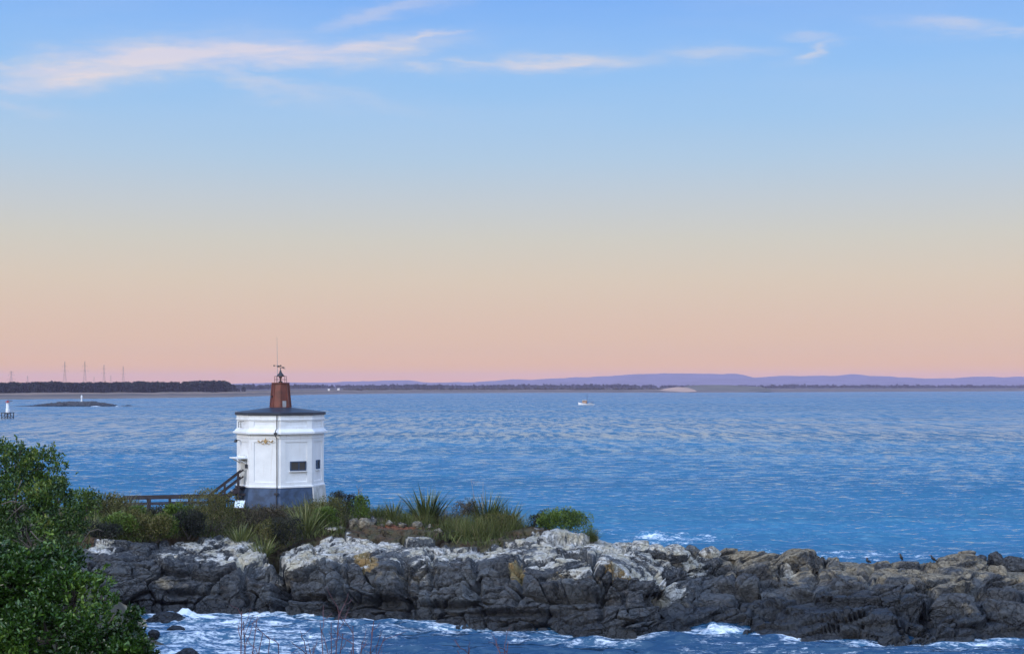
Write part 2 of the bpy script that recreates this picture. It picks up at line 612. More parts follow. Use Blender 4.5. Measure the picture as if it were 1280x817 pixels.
def water_mat():
    m, t, p = new_mat('sea_water')
    tc = N(t, 'ShaderNodeTexCoord')
    foam = attr(t, 'foam')

    def nz(scale, sc, detail=3.0, rough=0.55, rot=0.0, dist=0.0):
        mp = N(t, 'ShaderNodeMapping', inp={'Scale': sc, 'Rotation': (0, 0, rot)})
        t.links.new(tc.outputs['Object'], mp.inputs[0])
        return noise(t, mp.outputs[0], scale, detail, rough, dist)
    big = nz(0.012, (0.35, 1.0, 1.0), 4.0, 0.6)         # cat's paws and slicks
    # foam lace
    f1 = nz(1.9, (0.40, 1.0, 1.0), 7.0, 0.66, 0.1, 0.7)
    f2 = nz(8.0, (0.5, 1.0, 1.0), 4.0, 0.65, -0.1, 0.4)
    fm = math_(t, 'MULTIPLY_ADD', math_(t, 'SUBTRACT', f1, 0.5), 2.1, math_(t, 'MULTIPLY_ADD', math_(t, 'SUBTRACT', f2, 0.5), 1.3, foam))
    fm = math_(t, 'MULTIPLY', maprange(t, fm, 0.34, 0.95), maprange(t, foam, 0.04, 0.2))
    deep = mixc(t, maprange(t, big, 0.35, 0.65), (0.012, 0.086, 0.162), (0.022, 0.120, 0.214))
    geo0 = N(t, 'ShaderNodeNewGeometry')
    sp0 = N(t, 'ShaderNodeSeparateXYZ')
    t.links.new(geo0.outputs['Position'], sp0.inputs[0])
    lane0 = nz(0.016, (0.07, 1.0, 1.0), 5.0, 0.6)
    deep = mixc(t, maprange(t, lane0, 0.42, 0.66, 0.0, 0.6), deep, (0.020, 0.150, 0.285))
    deep = mixc(t, maprange(t, sp0.outputs[1], 72.0, 120.0), (0.004, 0.036, 0.085), deep)   # inshore colour painted darker, imitating the dim sky reflected at steeper view
    shallow = maprange(t, foam, 0.25, 0.95)
    deep = mixc(t, math_(t, 'MULTIPLY', shallow, 0.6), deep, (0.04, 0.20, 0.36))
    setp(t, p, 'Base Color', mixc(t, fm, deep, (0.66, 0.73, 0.80)))
    geo = N(t, 'ShaderNodeNewGeometry')
    sp = N(t, 'ShaderNodeSeparateXYZ')
    t.links.new(geo.outputs['Position'], sp.inputs[0])
    lanes = nz(0.016, (0.07, 1.0, 1.0), 5.0, 0.6)            # wind lanes and slicks
    far = maprange(t, sp.outputs[1], 70.0, 900.0, 0.08, 0.25)
    far = math_(t, 'MULTIPLY', far, maprange(t, lanes, 0.35, 0.65, 0.72, 1.2))      # unresolved chop far out acts as a rougher surface
    setp(t, p, 'Roughness', math_(t, 'MAXIMUM', far, math_(t, 'MULTIPLY', fm, 0.75)))
    p.inputs['IOR'].default_value = 1.8
    p.inputs['Specular Tint'].default_value = (0.62, 0.86, 1.0, 1)
    # small wave facets: the wind drives them towards the shore, so they lean to -Y
    def nzc(scale, sc, detail, rot):
        mp = N(t, 'ShaderNodeMapping', inp={'Scale': sc, 'Rotation': (0, 0, rot)})
        t.links.new(tc.outputs['Object'], mp.inputs[0])
        n = N(t, 'ShaderNodeTexNoise', inp={'Scale': scale, 'Detail': detail, 'Roughness': 0.6})
        t.links.new(mp.outputs[0], n.inputs['Vector'])
        q = N(t, 'ShaderNodeSeparateColor')
        t.links.new(n.outputs['Color'], q.inputs[0])
        return q.outputs[0], q.outputs[1]
    ax, ay = nzc(1.35, (0.42, 1.0, 1.0), 3.0, R(6))
    bx_, by_ = nzc(4.6, (0.5, 1.0, 1.0), 2.0, R(-9))
    cx_, cy_ = nzc(1.0, (0.46, 0.062, 1.0), 3.0, R(2))
    fw = maprange(t, sp.outputs[1], 130.0, 420.0)
    cen = lambda v, k: math_(t, 'MULTIPLY', math_(t, 'SUBTRACT', v, 0.5), k)
    tilt = math_(t, 'ADD', cen(ay, 3.0), cen(by_, 1.9))
    tilt = math_(t, 'ADD', tilt, math_(t, 'MULTIPLY', cen(cy_, 3.2), fw))
    tilt = math_(t, 'ADD', tilt, math_(t, 'MULTIPLY', math_(t, 'SUBTRACT', 0.5, lanes), 0.5))
    tilt = math_(t, 'MAXIMUM', math_(t, 'ADD', tilt, 0.09), 0.045)
    nx = math_(t, 'ADD', cen(ax, 0.9), cen(bx_, 0.7))
    cv = N(t, 'ShaderNodeCombineXYZ')
    t.links.new(nx, cv.inputs[0])
    t.links.new(math_(t, 'MULTIPLY', tilt, -1.0), cv.inputs[1])
    av = N(t, 'ShaderNodeVectorMath', operation='ADD')
    t.links.new(geo.outputs['Normal'], av.inputs[0])
    t.links.new(cv.outputs[0], av.inputs[1])
    nv = N(t, 'ShaderNodeVectorMath', operation='NORMALIZE')
    t.links.new(av.outputs[0], nv.inputs[0])
    setp(t, p, 'Normal', nv.outputs[0])
    return m


M = {}
M['rock'] = rock_mat()
M['sea'] = water_mat()
def painted_wall():
    m, t, p = new_mat('white_paint')
    n = noise(t, obj_coord(t), 1.3, 5.0, 0.6)
    c = mixc(t, maprange(t, n, 0.3, 0.7), (0.70, 0.72, 0.73), (0.78, 0.80, 0.81))
    st = noise(t, obj_coord(t, (5.0, 5.0, 0.35)), 1.0, 5.0, 0.6)
    c = mixc(t, maprange(t, st, 0.55, 0.80, 0.0, 0.45), c, (0.50, 0.46, 0.38))
    sp_ = noise(t, obj_coord(t, (9.0, 9.0, 0.5)), 1.0, 3.0, 0.6)
    c = mixc(t, maprange(t, sp_, 0.66, 0.76, 0.0, 0.4), c, (0.36, 0.22, 0.13))
    setp(t, p, 'Base Color', c)
    setp(t, p, 'Roughness', maprange(t, n, 0.3, 0.7, 0.42, 0.62))
    setp(t, p, 'Normal', bump(t, noise(t, obj_coord(t), 6.0, 4.0), 0.3, 0.01))
    return m


M['white'] = painted_wall()
M['base_blue'] = simple('dark_blue_paint', (0.030, 0.060, 0.12), 0.6, 0.40, 1.8)
M['base_white'] = simple('sunlit_side_and_door_white', (0.48, 0.49, 0.48), 0.7, 0.2, 2.0)  # sunlight on the plinth's right side put into its colour; also the door's white
M['roof'] = simple('dark_roof', (0.018, 0.024, 0.040), 0.45, 0.2, 1.0)
M['copper'] = simple('red_brown_metal', (0.115, 0.024, 0.014), 0.5, 0.35, 2.5)
M['dark'] = simple('dark_metal', (0.02, 0.022, 0.03), 0.5, 0.2, 4.0)
M['grey_metal'] = simple('grey_metal', (0.30, 0.31, 0.33), 0.45, 0.15, 4.0)
M['gold'] = simple('gold_paint', (0.42, 0.27, 0.11), 0.4, 0.2, 8.0)
M['wood'] = simple('weathered_wood', (0.022, 0.017, 0.022), 0.75, 0.35, 3.0)
M['wood_pale'] = simple('pale_wood', (0.24, 0.21, 0.19), 0.75, 0.25, 3.0)
M['glass'] = simple('window_glass', (0.035, 0.04, 0.045), 0.08, 0.1, 2.0)
M['sign_face'] = simple('sign_panel', (0.62, 0.72, 0.80), 0.35, 0.08, 5.0)
M['bark'] = simple('grey_bark', (0.085, 0.070, 0.058), 0.85, 0.35, 6.0, bmp=0.01)
M['twig_red'] = simple('red_brown_twig', (0.10, 0.045, 0.055), 0.8, 0.3, 8.0)
M['twig_grey'] = simple('grey_twig', (0.26, 0.23, 0.22), 0.85, 0.25, 8.0)
M['leaf_near'] = leaf_mat('glossy_green_leaf', (0.008, 0.026, 0.004), (0.048, 0.115, 0.014), 0.36, 0.10, 0.45, (0.13, 0.21, 0.028))
M['leaf_back'] = leaf_mat('mid_green_leaf', (0.012, 0.036, 0.006), (0.078, 0.145, 0.017), 0.5, 0.12, 0.4, (0.19, 0.21, 0.035))
M['flax'] = leaf_mat('flax_leaf', (0.028, 0.046, 0.010), (0.175, 0.195, 0.052), 0.5, 0.15, 0.4, (0.30, 0.27, 0.14))
M['flax_dark'] = leaf_mat('dark_flax_leaf', (0.014, 0.028, 0.008), (0.095, 0.125, 0.036), 0.45, 0.06, 0.45, (0.22, 0.22, 0.09))
M['flax_brown'] = leaf_mat('brown_green_flax', (0.030, 0.036, 0.012), (0.15, 0.140, 0.055), 0.55, 0.15, 0.35, (0.34, 0.26, 0.15))
M['grass'] = leaf_mat('dry_grass', (0.024, 0.036, 0.009), (0.125, 0.145, 0.040), 0.7, 0.1, 0.2, (0.24, 0.19, 0.10))
M['shrub_olive'] = leaf_mat('olive_shrub', (0.022, 0.030, 0.007), (0.150, 0.145, 0.042), 0.65, 0.08, 0.25, (0.20, 0.16, 0.08))
M['shrub_brown'] = leaf_mat('brown_shrub', (0.030, 0.026, 0.018), (0.095, 0.080, 0.050), 0.75, 0.08, 0.2, (0.17, 0.13, 0.09))
M['shrub_green'] = leaf_mat('green_shrub', (0.016, 0.038, 0.005), (0.115, 0.185, 0.022), 0.5, 0.08, 0.35, (0.14, 0.19, 0.05))
M['shrub_dark'] = leaf_mat('dark_shrub', (0.014, 0.018, 0.016), (0.045, 0.050, 0.036), 0.7, 0.15, 0.2, (0.09, 0.08, 0.06))
M['forest'] = leaf_mat('dark_pine_foliage', (0.008, 0.012, 0.012), (0.028, 0.036, 0.026), 0.8, 0.0, 0.1, (0.055, 0.05, 0.03))
M['sand'] = simple('beach_sand', (0.34, 0.27, 0.19), 0.9, 0.15, 0.6)
M['bird'] = simple('black_plumage', (0.012, 0.012, 0.015), 0.5, 0.2, 10.0)
M['bill'] = simple('orange_bill', (0.45, 0.10, 0.03), 0.5, 0.1, 10.0)
M['hull'] = simple('boat_white', (0.78, 0.77, 0.76), 0.4, 0.05, 0.8)
M['hull_blue'] = simple('boat_blue', (0.05, 0.08, 0.16), 0.5, 0.1, 0.8)
M['boat_tan'] = simple('boat_tan', (0.45, 0.27, 0.16), 0.5, 0.15, 0.8)
M['red'] = simple('red_paint', (0.42, 0.06, 0.04), 0.5, 0.1, 2.0)
M['pylon'] = simple('galvanised_steel', (0.22, 0.16, 0.15), 0.6, 0.1, 0.1)
M['shed_white'] = simple('pale_cladding', (0.72, 0.66, 0.60), 0.7, 0.05, 0.1)

# ================================================================== SETTING
# ------------------------------------------------------------------ rocky headland
#        px   waterline lip  crest  dlip dcrest  zplat Yplat  Yback
LEDGE = np.array([
    (40,   772, 705, 688, 2.0, 5.0, 3.9, 92, 109),
    (110,  772, 700, 682, 2.0, 5.0, 3.9, 92, 109),
    (170,  770, 704, 682, 2.2, 5.5, 3.9, 92, 109),
    (210,  768, 700, 673, 2.6, 7.0, 3.9, 92, 108),
    (250,  766, 712, 671, 2.8, 7.5, 4.0, 93, 107),
    (300,  765, 712, 680, 2.8, 7.0, 4.1, 93, 106),
    (340,  765, 706, 693, 2.8, 5.5, 4.2, 94, 106),
    (375,  767, 700, 675, 3.0, 7.0, 4.2, 94, 106),
    (430,  772, 706, 667, 3.2, 8.0, 4.1, 93, 106),
    (520,  778, 702, 671, 3.2, 7.5, 3.8, 89, 103),
    (600,  784, 708, 684, 3.2, 7.0, 3.45, 87, 99),
    (660,  788, 712, 678, 3.2, 6.8, 3.4, 86, 96),
    (690,  790, 712, 674, 3.2, 7.0, 3.3, 85, 94),
    (740,  796, 708, 680, 3.2, 7.0, 3.15, 83, 91),
    (790,  797, 716, 691, 3.2, 7.0, 2.9, 79, 87),
    (830,  793, 730, 694, 3.4, 7.6, 2.75, 78.5, 86),
    (870,  787, 742, 695, 4.2, 9.5, 2.7, 80.5, 87),
    (900,  785, 738, 698, 4.2, 9.5, 2.7, 80.5, 87),
    (960,  790, 732, 698, 4.6, 9.5, 2.8, 79.5, 86),
    (1000, 795, 730, 699, 5.0, 9.5, 2.85, 78.5, 85),
    (1060, 801, 731, 701, 5.0, 9.5, 2.65, 77.5, 84),
    (1120, 804, 735, 705, 5.0, 9.5, 2.5, 77, 84),
    (1170, 804, 744, 708, 4.8, 9.5, 2.4, 77, 84),
    (1210, 802, 742, 706, 4.6, 9.5, 2.5, 77, 84),
    (1250, 800, 744, 713, 4.6, 9.5, 2.2, 77, 84),
    (1290, 800, 744, 712, 4.6, 9.5, 2.0, 77, 84),
    (1400, 803, 760, 735, 4.4, 9.0, 1.2, 76, 82),
    (1520, 806, 795, 790, 4.0, 8.0, -0.6, 75, 80)], float)


def ledge_cols(px):
    c = [np.interp(px, LEDGE[:, 0], LEDGE[:, k]) for k in range(1, 9)]
    return c


def ledge_profile(px):
    """control polyline (Y, z) for columns px -> arrays (n, 8)"""
    pw, pl, pc, dl, dc, zp, Yp, Yb = ledge_cols(px)
    Yw = EYE * F / (pw - HZ)
    dl = dl * (0.62 + 0.38 * sstep(px, 800, 900))
    Yl = Yw + dl
    Yc = Yw + dc
    zl = EYE - (pl - HZ) / F * Yl
    zc = EYE - (pc - HZ) / F * Yc
    Yp = np.maximum(Yp, Yc + 0.8)
    YS = [Yw - 2.2, Yw, Yw + dl * 0.28, Yl, Yc, Yp, Yp + (Yb - Yp) * 0.55, Yb]
    ZS = [np.full_like(Yw, -1.6), np.zeros_like(Yw), zl * 0.56, zl, zc, zp, zp * 0.62, np.full_like(Yw, -1.6)]
    return np.stack(YS, -1), np.stack(ZS, -1)


def ground_z(px, Y):
    ys, zs = ledge_profile(np.array([float(px)]))
    return float(np.interp(Y, ys[0], zs[0]))


def on_ground(px, Y, sink=0.05):
    return Vector(((px - 640) / F * Y, Y, ground_z(px, Y) - sink))


def build_ledge():
    px = np.concatenate([np.arange(40, 120, 3.0), np.arange(120, 1310, 1.3), np.arange(1310, 1521, 5.0)])
    ys, zs = ledge_profile(px)
    ns = [12, 34, 62, 88, 44, 22, 16]
    Yg, Zg, seg = [], [], []
    for k, n in enumerate(ns):
        tt = np.arange(n) / n
        Yg.append(ys[:, k:k + 1] * (1 - tt) + ys[:, k + 1:k + 2] * tt)
        Zg.append(zs[:, k:k + 1] * (1 - tt) + zs[:, k + 1:k + 2] * tt)
        seg.append(k + tt)
    Yg.append(ys[:, -1:]); Zg.append(zs[:, -1:]); seg.append(np.array([7.0]))
    Yg = np.concatenate(Yg, 1); Zg = np.concatenate(Zg, 1); sv = np.concatenate(seg)
    for _ in range(14):
        Yg[:, 1:-1] = (Yg[:, :-2] + 2 * Yg[:, 1:-1] + Yg[:, 2:]) / 4
        Zg[:, 1:-1] = (Zg[:, :-2] + 2 * Zg[:, 1:-1] + Zg[:, 2:]) / 4
    nc, nr = Yg.shape
    Xg = (px[:, None] - 640) / F * Yg
    # terraces where the beds lie nearly flat
    Q0 = np.stack([Xg.ravel(), Yg.ravel(), Zg.ravel()], 1)
    tz = Zg.ravel() + 0.05 * Q0[:, 0] + 0.35 * fbm(Q0 * np.array([0.16, 0.22, 0.2]), 3, 201)
    hstep = 0.62
    tk = np.floor(tz / hstep)
    tf = tz / hstep - tk
    lev = hstep * (tk + sstep(tf, 0.62, 0.98) + 0.12 * tf)
    wgt = sstep(np.repeat(px, Yg.shape[1]), 790, 900) * 0.85 + 0.12
    wgt = wgt * (Zg.ravel() > 0.05) * np.clip(Zg.ravel() / 0.4, 0, 1)
    Zg = Zg + (wgt * (lev - tz)).reshape(Zg.shape)
    P = np.stack([Xg, Yg, Zg], -1)
    dv = np.gradient(P, axis=1)
    du = np.gradient(P, axis=0)
    P0 = P.copy()
    for _ in range(6):
        P0[:, 1:-1] = (P0[:, :-2] + 2 * P0[:, 1:-1] + P0[:, 2:]) / 4
        P0[1:-1] = (P0[:-2] + 2 * P0[1:-1] + P0[2:]) / 4
    dv, du = np.gradient(P0, axis=1), np.gradient(P0, axis=0)
    Nn = np.cross(du, dv)
    Nn /= np.linalg.norm(Nn, axis=-1, keepdims=True) + 1e-9
    flip = np.sign(Nn[..., 2].mean())
    Nn *= flip
    p = P.reshape(-1, 3)
    nrm = Nn.reshape(-1, 3)
    nrm0 = nrm[:, 2]
    PX = np.repeat(px, nr)
    SV = np.tile(sv, nc)
    PY = HZ + (EYE - p[:, 2]) / p[:, 1] * F
    # block structure in a tilted, warped domain
    warp = np.stack([fbm(p * 0.35, 3, 1), fbm(p * 0.35, 3, 2), fbm(p * 0.35, 3, 3)], 1)
    q = p + warp * 0.28
    dip = sstep(PX, 780, 1000)
    th = 0.10 + 0.12 * dip
    qx = q[:, 0] * np.cos(th) + q[:, 2] * np.sin(th)
    qz = -q[:, 0] * np.sin(th) + q[:, 2] * np.cos(th)
    q = np.stack([qx, q[:, 1], qz], 1)
    squash = 1 + 0.55 * dip
    rough = sstep(SV, 0.4, 1.2) * (1 - sstep(SV, 4.4, 5.2) * 0.85)
    rough = np.maximum(rough, 0.25 * (SV < 1.0))
    d = np.zeros(len(p))
    tint = np.zeros(len(p))
    # (scale m, vertical squash, offset amp, tilt amp, crack depth, crack width, seed)
    for sc, vs, oa, ta, cd, cw, sd in ((3.3, 1.55, 0.50, 0.26, 1.10, 0.024, 31), (1.25, 1.3, 0.18, 0.18, 0.70, 0.032, 57), (0.40, 1.3, 0.022, 0.07, 0.06, 0.06, 83)):
        s = np.stack([q[:, 0] / (sc * (1 + 0.9 * dip)), q[:, 1] / sc, q[:, 2] * vs * squash / sc], 1)
        f1, e, rnd, vec = voronoi(s, sd, 0.95, 4)
        tilt = (vec * (rnd[:, 1:4] - 0.5) * 2).sum(1)
        fade = (0.2 if sc < 3 else 0.6) + (0.8 if sc < 3 else 0.4) * sstep(fbm(p * (0.8 / sc), 2, sd + 3), -0.15, 0.25)
        d += (oa * (rnd[:, 0] - 0.5) * 2 + ta * tilt * sc * 0.8) * fade * (1 - (0.4 if sc < 3 else 0.15) * dip)
        d -= cd * np.exp(-(e / cw) ** 2) * fade
        tint += rnd[:, 3] * {3.3: 0.4, 1.25: 0.45, 0.40: 0.15}[sc]
    # bedding ledges
    bz = q[:, 2] / 0.62 + 0.45 * fbm(q * np.array([0.25, 0.25, 0.25]), 3, 15)
    fr = bz - np.floor(bz)
    br = _hash(np.floor(bz).astype(np.int64), np.floor(q[:, 0] * 0.35).astype(np.int64), np.zeros(len(q), np.int64), 3)
    d += (0.10 + 0.22 * dip) * ((1 - fr) * 0.8 + 0.5 * br - 0.6) - (0.16 + 0.14 * dip) * np.exp(-(np.minimum(fr, 1 - fr) / 0.06) ** 2) * br
    rg = 1 - np.abs(fbm(p * 1.3, 4, 5))
    d += 0.10 * (1 - 0.5 * dip) * (rg - 0.6) + 0.04 * fbm(p * 4.0, 4, 9)
    top_ = sstep(SV, 3.0, 3.4) * (1 - sstep(PX, 780, 880))
    d *= 1 - 0.3 * top_
    # named clefts and undercuts
    wob = fbm(np.stack([p[:, 2] * 0.9, p[:, 1] * 0.4, p[:, 0] * 0], 1), 3, 41) * 9
    for cx, w, dep, lo, hi in ((346, 6, 1.3, 690, 775), (300, 4, 0.5, 700, 760), (505, 5, 0.9, 695, 770), (594, 4, 0.7, 700, 760), (745, 3, 0.5, 690, 780),
                               (842, 9, 0.9, 715, 790), (1163, 4, 1.0, 735, 800), (1020, 4, 0.5, 700, 740), (648, 3, 0.5, 690, 760), (915, 4, 0.5, 700, 740),
                               (540, 3, 0.4, 680, 770), (430, 4, 0.5, 700, 760), (1090, 4, 0.5, 700, 735)):
        m = np.exp(-((PX + wob - cx) / w) ** 2) * sstep(PY, lo - 6, lo + 6) * (1 - sstep(PY, hi - 8, hi + 8))
        d -= dep * m
    for cx, cy, rx, ry, dep in ((465, 752, 44, 9, 1.1), (706, 743, 44, 7, 1.2), (765, 741, 24, 14, 1.2), (832, 742, 20, 9, 0.9), (1150, 772, 26, 12, 1.0),
                                (330, 716, 18, 10, 0.7), (590, 735, 8, 16, 0.7), (960, 742, 70, 5, 0.4), (1080, 752, 60, 6, 0.5), (400, 745, 30, 4, 0.5), (640, 768, 60, 4, 0.5), (250, 738, 40, 4, 0.5), (560, 756, 40, 4, 0.4)):
        yy = PY + wob * 0.4 - cy
        m = np.exp(-((PX - cx) / rx) ** 4) * np.exp(-(yy / ry) ** 2)
        d -= dep * m
        d += 0.35 * dep * np.exp(-((PX - cx) / rx) ** 4) * np.exp(-((yy + ry * 1.9) / ry) ** 2)
    d *= rough * (1 - 0.2 * np.clip(nrm0, 0, 1) * sstep(PX, 780, 900))
    d = np.where(SV < 1.1, np.maximum(d, -0.3), d)
    d -= np.where(SV < 1.2, 0.0, 0.0)
    out = p + nrm * d[:, None]
    out[:, 2] += np.where(nrm[:, 2] > 0.8, 0.0, 0.0)
    O = out.reshape(nc, nr, 3)
    n2 = np.cross(np.gradient(O, axis=0), np.gradient(O, axis=1)) * flip
    n2 /= np.linalg.norm(n2, axis=-1, keepdims=True) + 1e-9
    up = n2[..., 2].ravel()
    pw, pl, pc, *_ = [np.repeat(c, nr) for c in ledge_cols(px)]
    wl = fbm(p * np.array([0.35, 0.35, 0.5]), 4, 71)
    lich = sstep(pl - PY + wl * 24, -9, 10) * (0.55 + 0.45 * sstep(up, 0.05, 0.6))
    lich = lich * (1 - sstep(PX + wl * 25, 862, 905)) * (0.48 + 0.42 * sstep(wl, -0.45, 0.35))
    lich *= 1 - 0.45 * np.exp(-((PX - 478) / 34) ** 2 - ((PY - 700) / 15) ** 2) - 0.5 * np.exp(-((PX - 228) / 12) ** 2 - ((PY - 705) / 14) ** 2)
    lich = np.maximum(lich, 0.75 * np.exp(-((PX - 988) / 8) ** 2 - ((PY - 713) / 4) ** 2))
    lich = np.clip(lich, 0, 1)
    och = sum(a * np.exp(-((PX - x) / rx) ** 2 - ((PY - y) / ry) ** 2) for x, y, rx, ry, a in (
        (645, 712, 12, 14, 1.0), (776, 712, 26, 7, 1.0), (455, 693, 18, 9, 0.95), (462, 702, 12, 6, 0.7), (520, 716, 26, 8, 0.4), (398, 722, 20, 8, 0.4), (700, 712, 14, 8, 0.5), (930, 722, 22, 7, 0.4), (505, 656, 48, 9, 0.95)))
    tan_ = 0.62 * sstep(PX + wl * 30, 855, 900) * sstep(pl - PY + wl * 16, -6, 14) * (0.6 + 0.4 * sstep(up, 0.0, 0.6))
    tan_ = np.maximum(tan_, 0.40 * np.exp(-((PY - pl - 8) / 15) ** 2) * sstep(wl, -0.35, 0.25) * (PX < 880))
    tan_ = np.maximum(tan_, 0.44 * np.exp(-((PX - 400) / 45) ** 2 - ((PY - 690) / 16) ** 2))
    tan_ = np.maximum(tan_, 0.52 * np.exp(-((PX - 215) / 40) ** 2 - ((PY - 728) / 14) ** 2))
    tan_ = np.maximum(tan_, 0.42 * np.exp(-((PX - 520) / 60) ** 2 - ((PY - 722) / 14) ** 2))
    soil = sstep(SV + wl * 0.2 - 0.45 * sstep(PX, 640, 670), 3.96, 4.15) * (1 - sstep(PX + wl * 20, 735, 760))
    soil = np.maximum(soil, 0.75 * np.exp(-((PX - 500) / 60) ** 2 - ((PY - 664) / 9) ** 2))
    f = grid_faces(nc, nr)
    if flip < 0:
        f = f[:, ::-1]
    lich = lich * (1 - soil)
    lich = lich * (1 - 0.8 * (1 - sstep(PX + wl * 14, 185, 225)) * (1 - np.exp(-((PX - 124) / 16) ** 2)))
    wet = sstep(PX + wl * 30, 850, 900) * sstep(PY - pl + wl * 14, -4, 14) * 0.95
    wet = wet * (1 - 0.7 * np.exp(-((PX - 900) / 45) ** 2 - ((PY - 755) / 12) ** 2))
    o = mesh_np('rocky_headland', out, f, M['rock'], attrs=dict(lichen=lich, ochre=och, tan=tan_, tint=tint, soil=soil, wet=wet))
    tag(o, 'blocky grey rock headland capped with white lichen', 'headland', kind='structure')
    return O, px


LEDGE_GRID, LEDGE_PX = build_ledge()


def rock_top(px, Y):
    """real height of the finished rock surface near (px, Y)"""
    i = int(np.argmin(np.abs(LEDGE_PX - px)))
    best = -9
    for j in range(max(0, i - 3), min(len(LEDGE_PX), i + 4)):
        col = LEDGE_GRID[j]
        k = np.abs(col[:, 1] - Y) < 0.35
        if k.any():
            best = max(best, col[k, 2].max())
    return best if best > -9 else ground_z(px, Y)


# ------------------------------------------------------------------ hillside below the camera
COAST_Y = [-40, 0, 20, 32, 40, 47, 60, 70, 75, 78, 82, 90, 112, 125]
COAST_X = [45, 30, 16, 4, -5, -10, -15.5, -18.2, -20.0, -20.8, -19.0, -17.5, -17.0, -40]


def hill_z(X, Y):
    xc = np.interp(Y, COAST_Y, COAST_X)
    t = xc - X
    cap = np.interp(Y, [0, 40, 60, 75, 95, 112], [16, 11.5, 7.0, 4.0, 4.0, 2.0])
    z = np.where(t > 0, cap * (1 - np.exp(-np.maximum(t, 0) * 0.55 / cap * 1.6)), t * 0.28)
    near = 10.35 - 0.26 * Y - 0.0 * X
    z = np.where(Y < 48, np.minimum(z, np.maximum(near + np.maximum(0, -X - 5) * 0.42, -2)), z)
    back = sstep(Y, 104, 112)
    z = z * (1 - back) - 1.8 * back
    return np.maximum(z, -2.2)


def build_hill():
    xs = np.concatenate([np.arange(-150, -45, 5.0), np.arange(-45, 20, 0.45), np.arange(20, 62, 3.0)])
    ysv = np.concatenate([np.arange(-45, 15, 3.0), np.arange(15, 116, 0.6), np.arange(116, 140, 4.0)])
    Xg, Yg = np.meshgrid(xs, ysv)
    X, Y = Xg.ravel(), Yg.ravel()
    Z = hill_z(X, Y)
    Z = Z + 0.18 * fbm(np.stack([X * 0.4, Y * 0.4, X * 0], 1), 4, 91) * sstep(Z, 0.3, 1.5)
    m, t, p = new_mat('hillside_soil')
    v = obj_coord(t)
    geo = N(t, 'ShaderNodeNewGeometry')
    sp = N(t, 'ShaderNodeSeparateXYZ')
    t.links.new(geo.outputs['Position'], sp.inputs[0])
    n = noise(t, v, 0.9, 6.0, 0.6)
    soilc = mixc(t, maprange(t, n, 0.3, 0.7), (0.035, 0.036, 0.018), (0.075, 0.060, 0.036))
    sandc = mixc(t, maprange(t, n, 0.3, 0.7), (0.25, 0.20, 0.13), (0.37, 0.31, 0.21))
    zz = math_(t, 'MULTIPLY_ADD', n, 0.5, sp.outputs[2])
    beach = math_(t, 'MULTIPLY', maprange(t, zz, 1.15, 0.75), maprange(t, sp.outputs[1], 68.0, 72.0))
    setp(t, p, 'Base Color', mixc(t, beach, soilc, sandc))
    setp(t, p, 'Roughness', 0.9)
    o = mesh_np('hillside', np.stack([X, Y, Z], 1), grid_faces(len(ysv), len(xs)), m, smooth=True)
    tag(o, 'dark earth hillside running down to a scrap of sandy beach', 'hillside', kind='structure')


build_hill()


# ------------------------------------------------------------------ sea
def foam_density(X, Y):
    px = 640 + X / Y * F
    py = HZ + EYE * F / Y
    w = np.interp(px, LEDGE[:, 0], LEDGE[:, 1])
    d = np.zeros_like(px)
    front = py - w                       # >0: in front of the waterline
    g = sstep(front, -9, 4) * (1 - sstep(px, 330, 640)) * sstep(px, 120, 190)
    d = np.maximum(d, 0.50 * g)
    d = np.maximum(d, 0.95 * np.exp(-((px - 238) / 48) ** 2 - ((py - 771) / 7) ** 2))
    d = np.maximum(d, 0.62 * np.exp(-((px - 240) / 70) ** 2 - ((py - 815) / 24) ** 2))
    d = np.maximum(d, 0.42 * np.exp(-((front - 8) / 8) ** 2) * sstep(px, 300, 420) * (1 - sstep(px, 760, 850)))
    d = np.maximum(d, 0.55 * np.exp(-((front - 2) / 4.0) ** 2))
    d = np.maximum(d, 0.28 * sstep(front, 0, 8) * sstep(px, 800, 880))
    d = np.maximum(d, 0.72 * np.exp(-((px - 900) / 70) ** 2 - ((py - 789) / 5) ** 2))
    d = np.maximum(d, 0.62 * np.exp(-((px - 1210) / 90) ** 2 - ((py - 803) / 8) ** 2))
    d = np.maximum(d, 0.85 * np.exp(-((px - 815) / 24) ** 2 - ((py - 672) / 5) ** 2))
    d = np.maximum(d, 0.50 * np.exp(-((px - 850) / 75) ** 2 - ((py - 674) / 8) ** 2))
    d = np.maximum(d, 0.38 * np.exp(-((px - 1060) / 260) ** 2 - ((py - 694) / 8) ** 2))
    d = np.maximum(d, 0.30 * np.exp(-((px - 760) / 60) ** 2 - ((py - 664) / 6) ** 2))
    return d


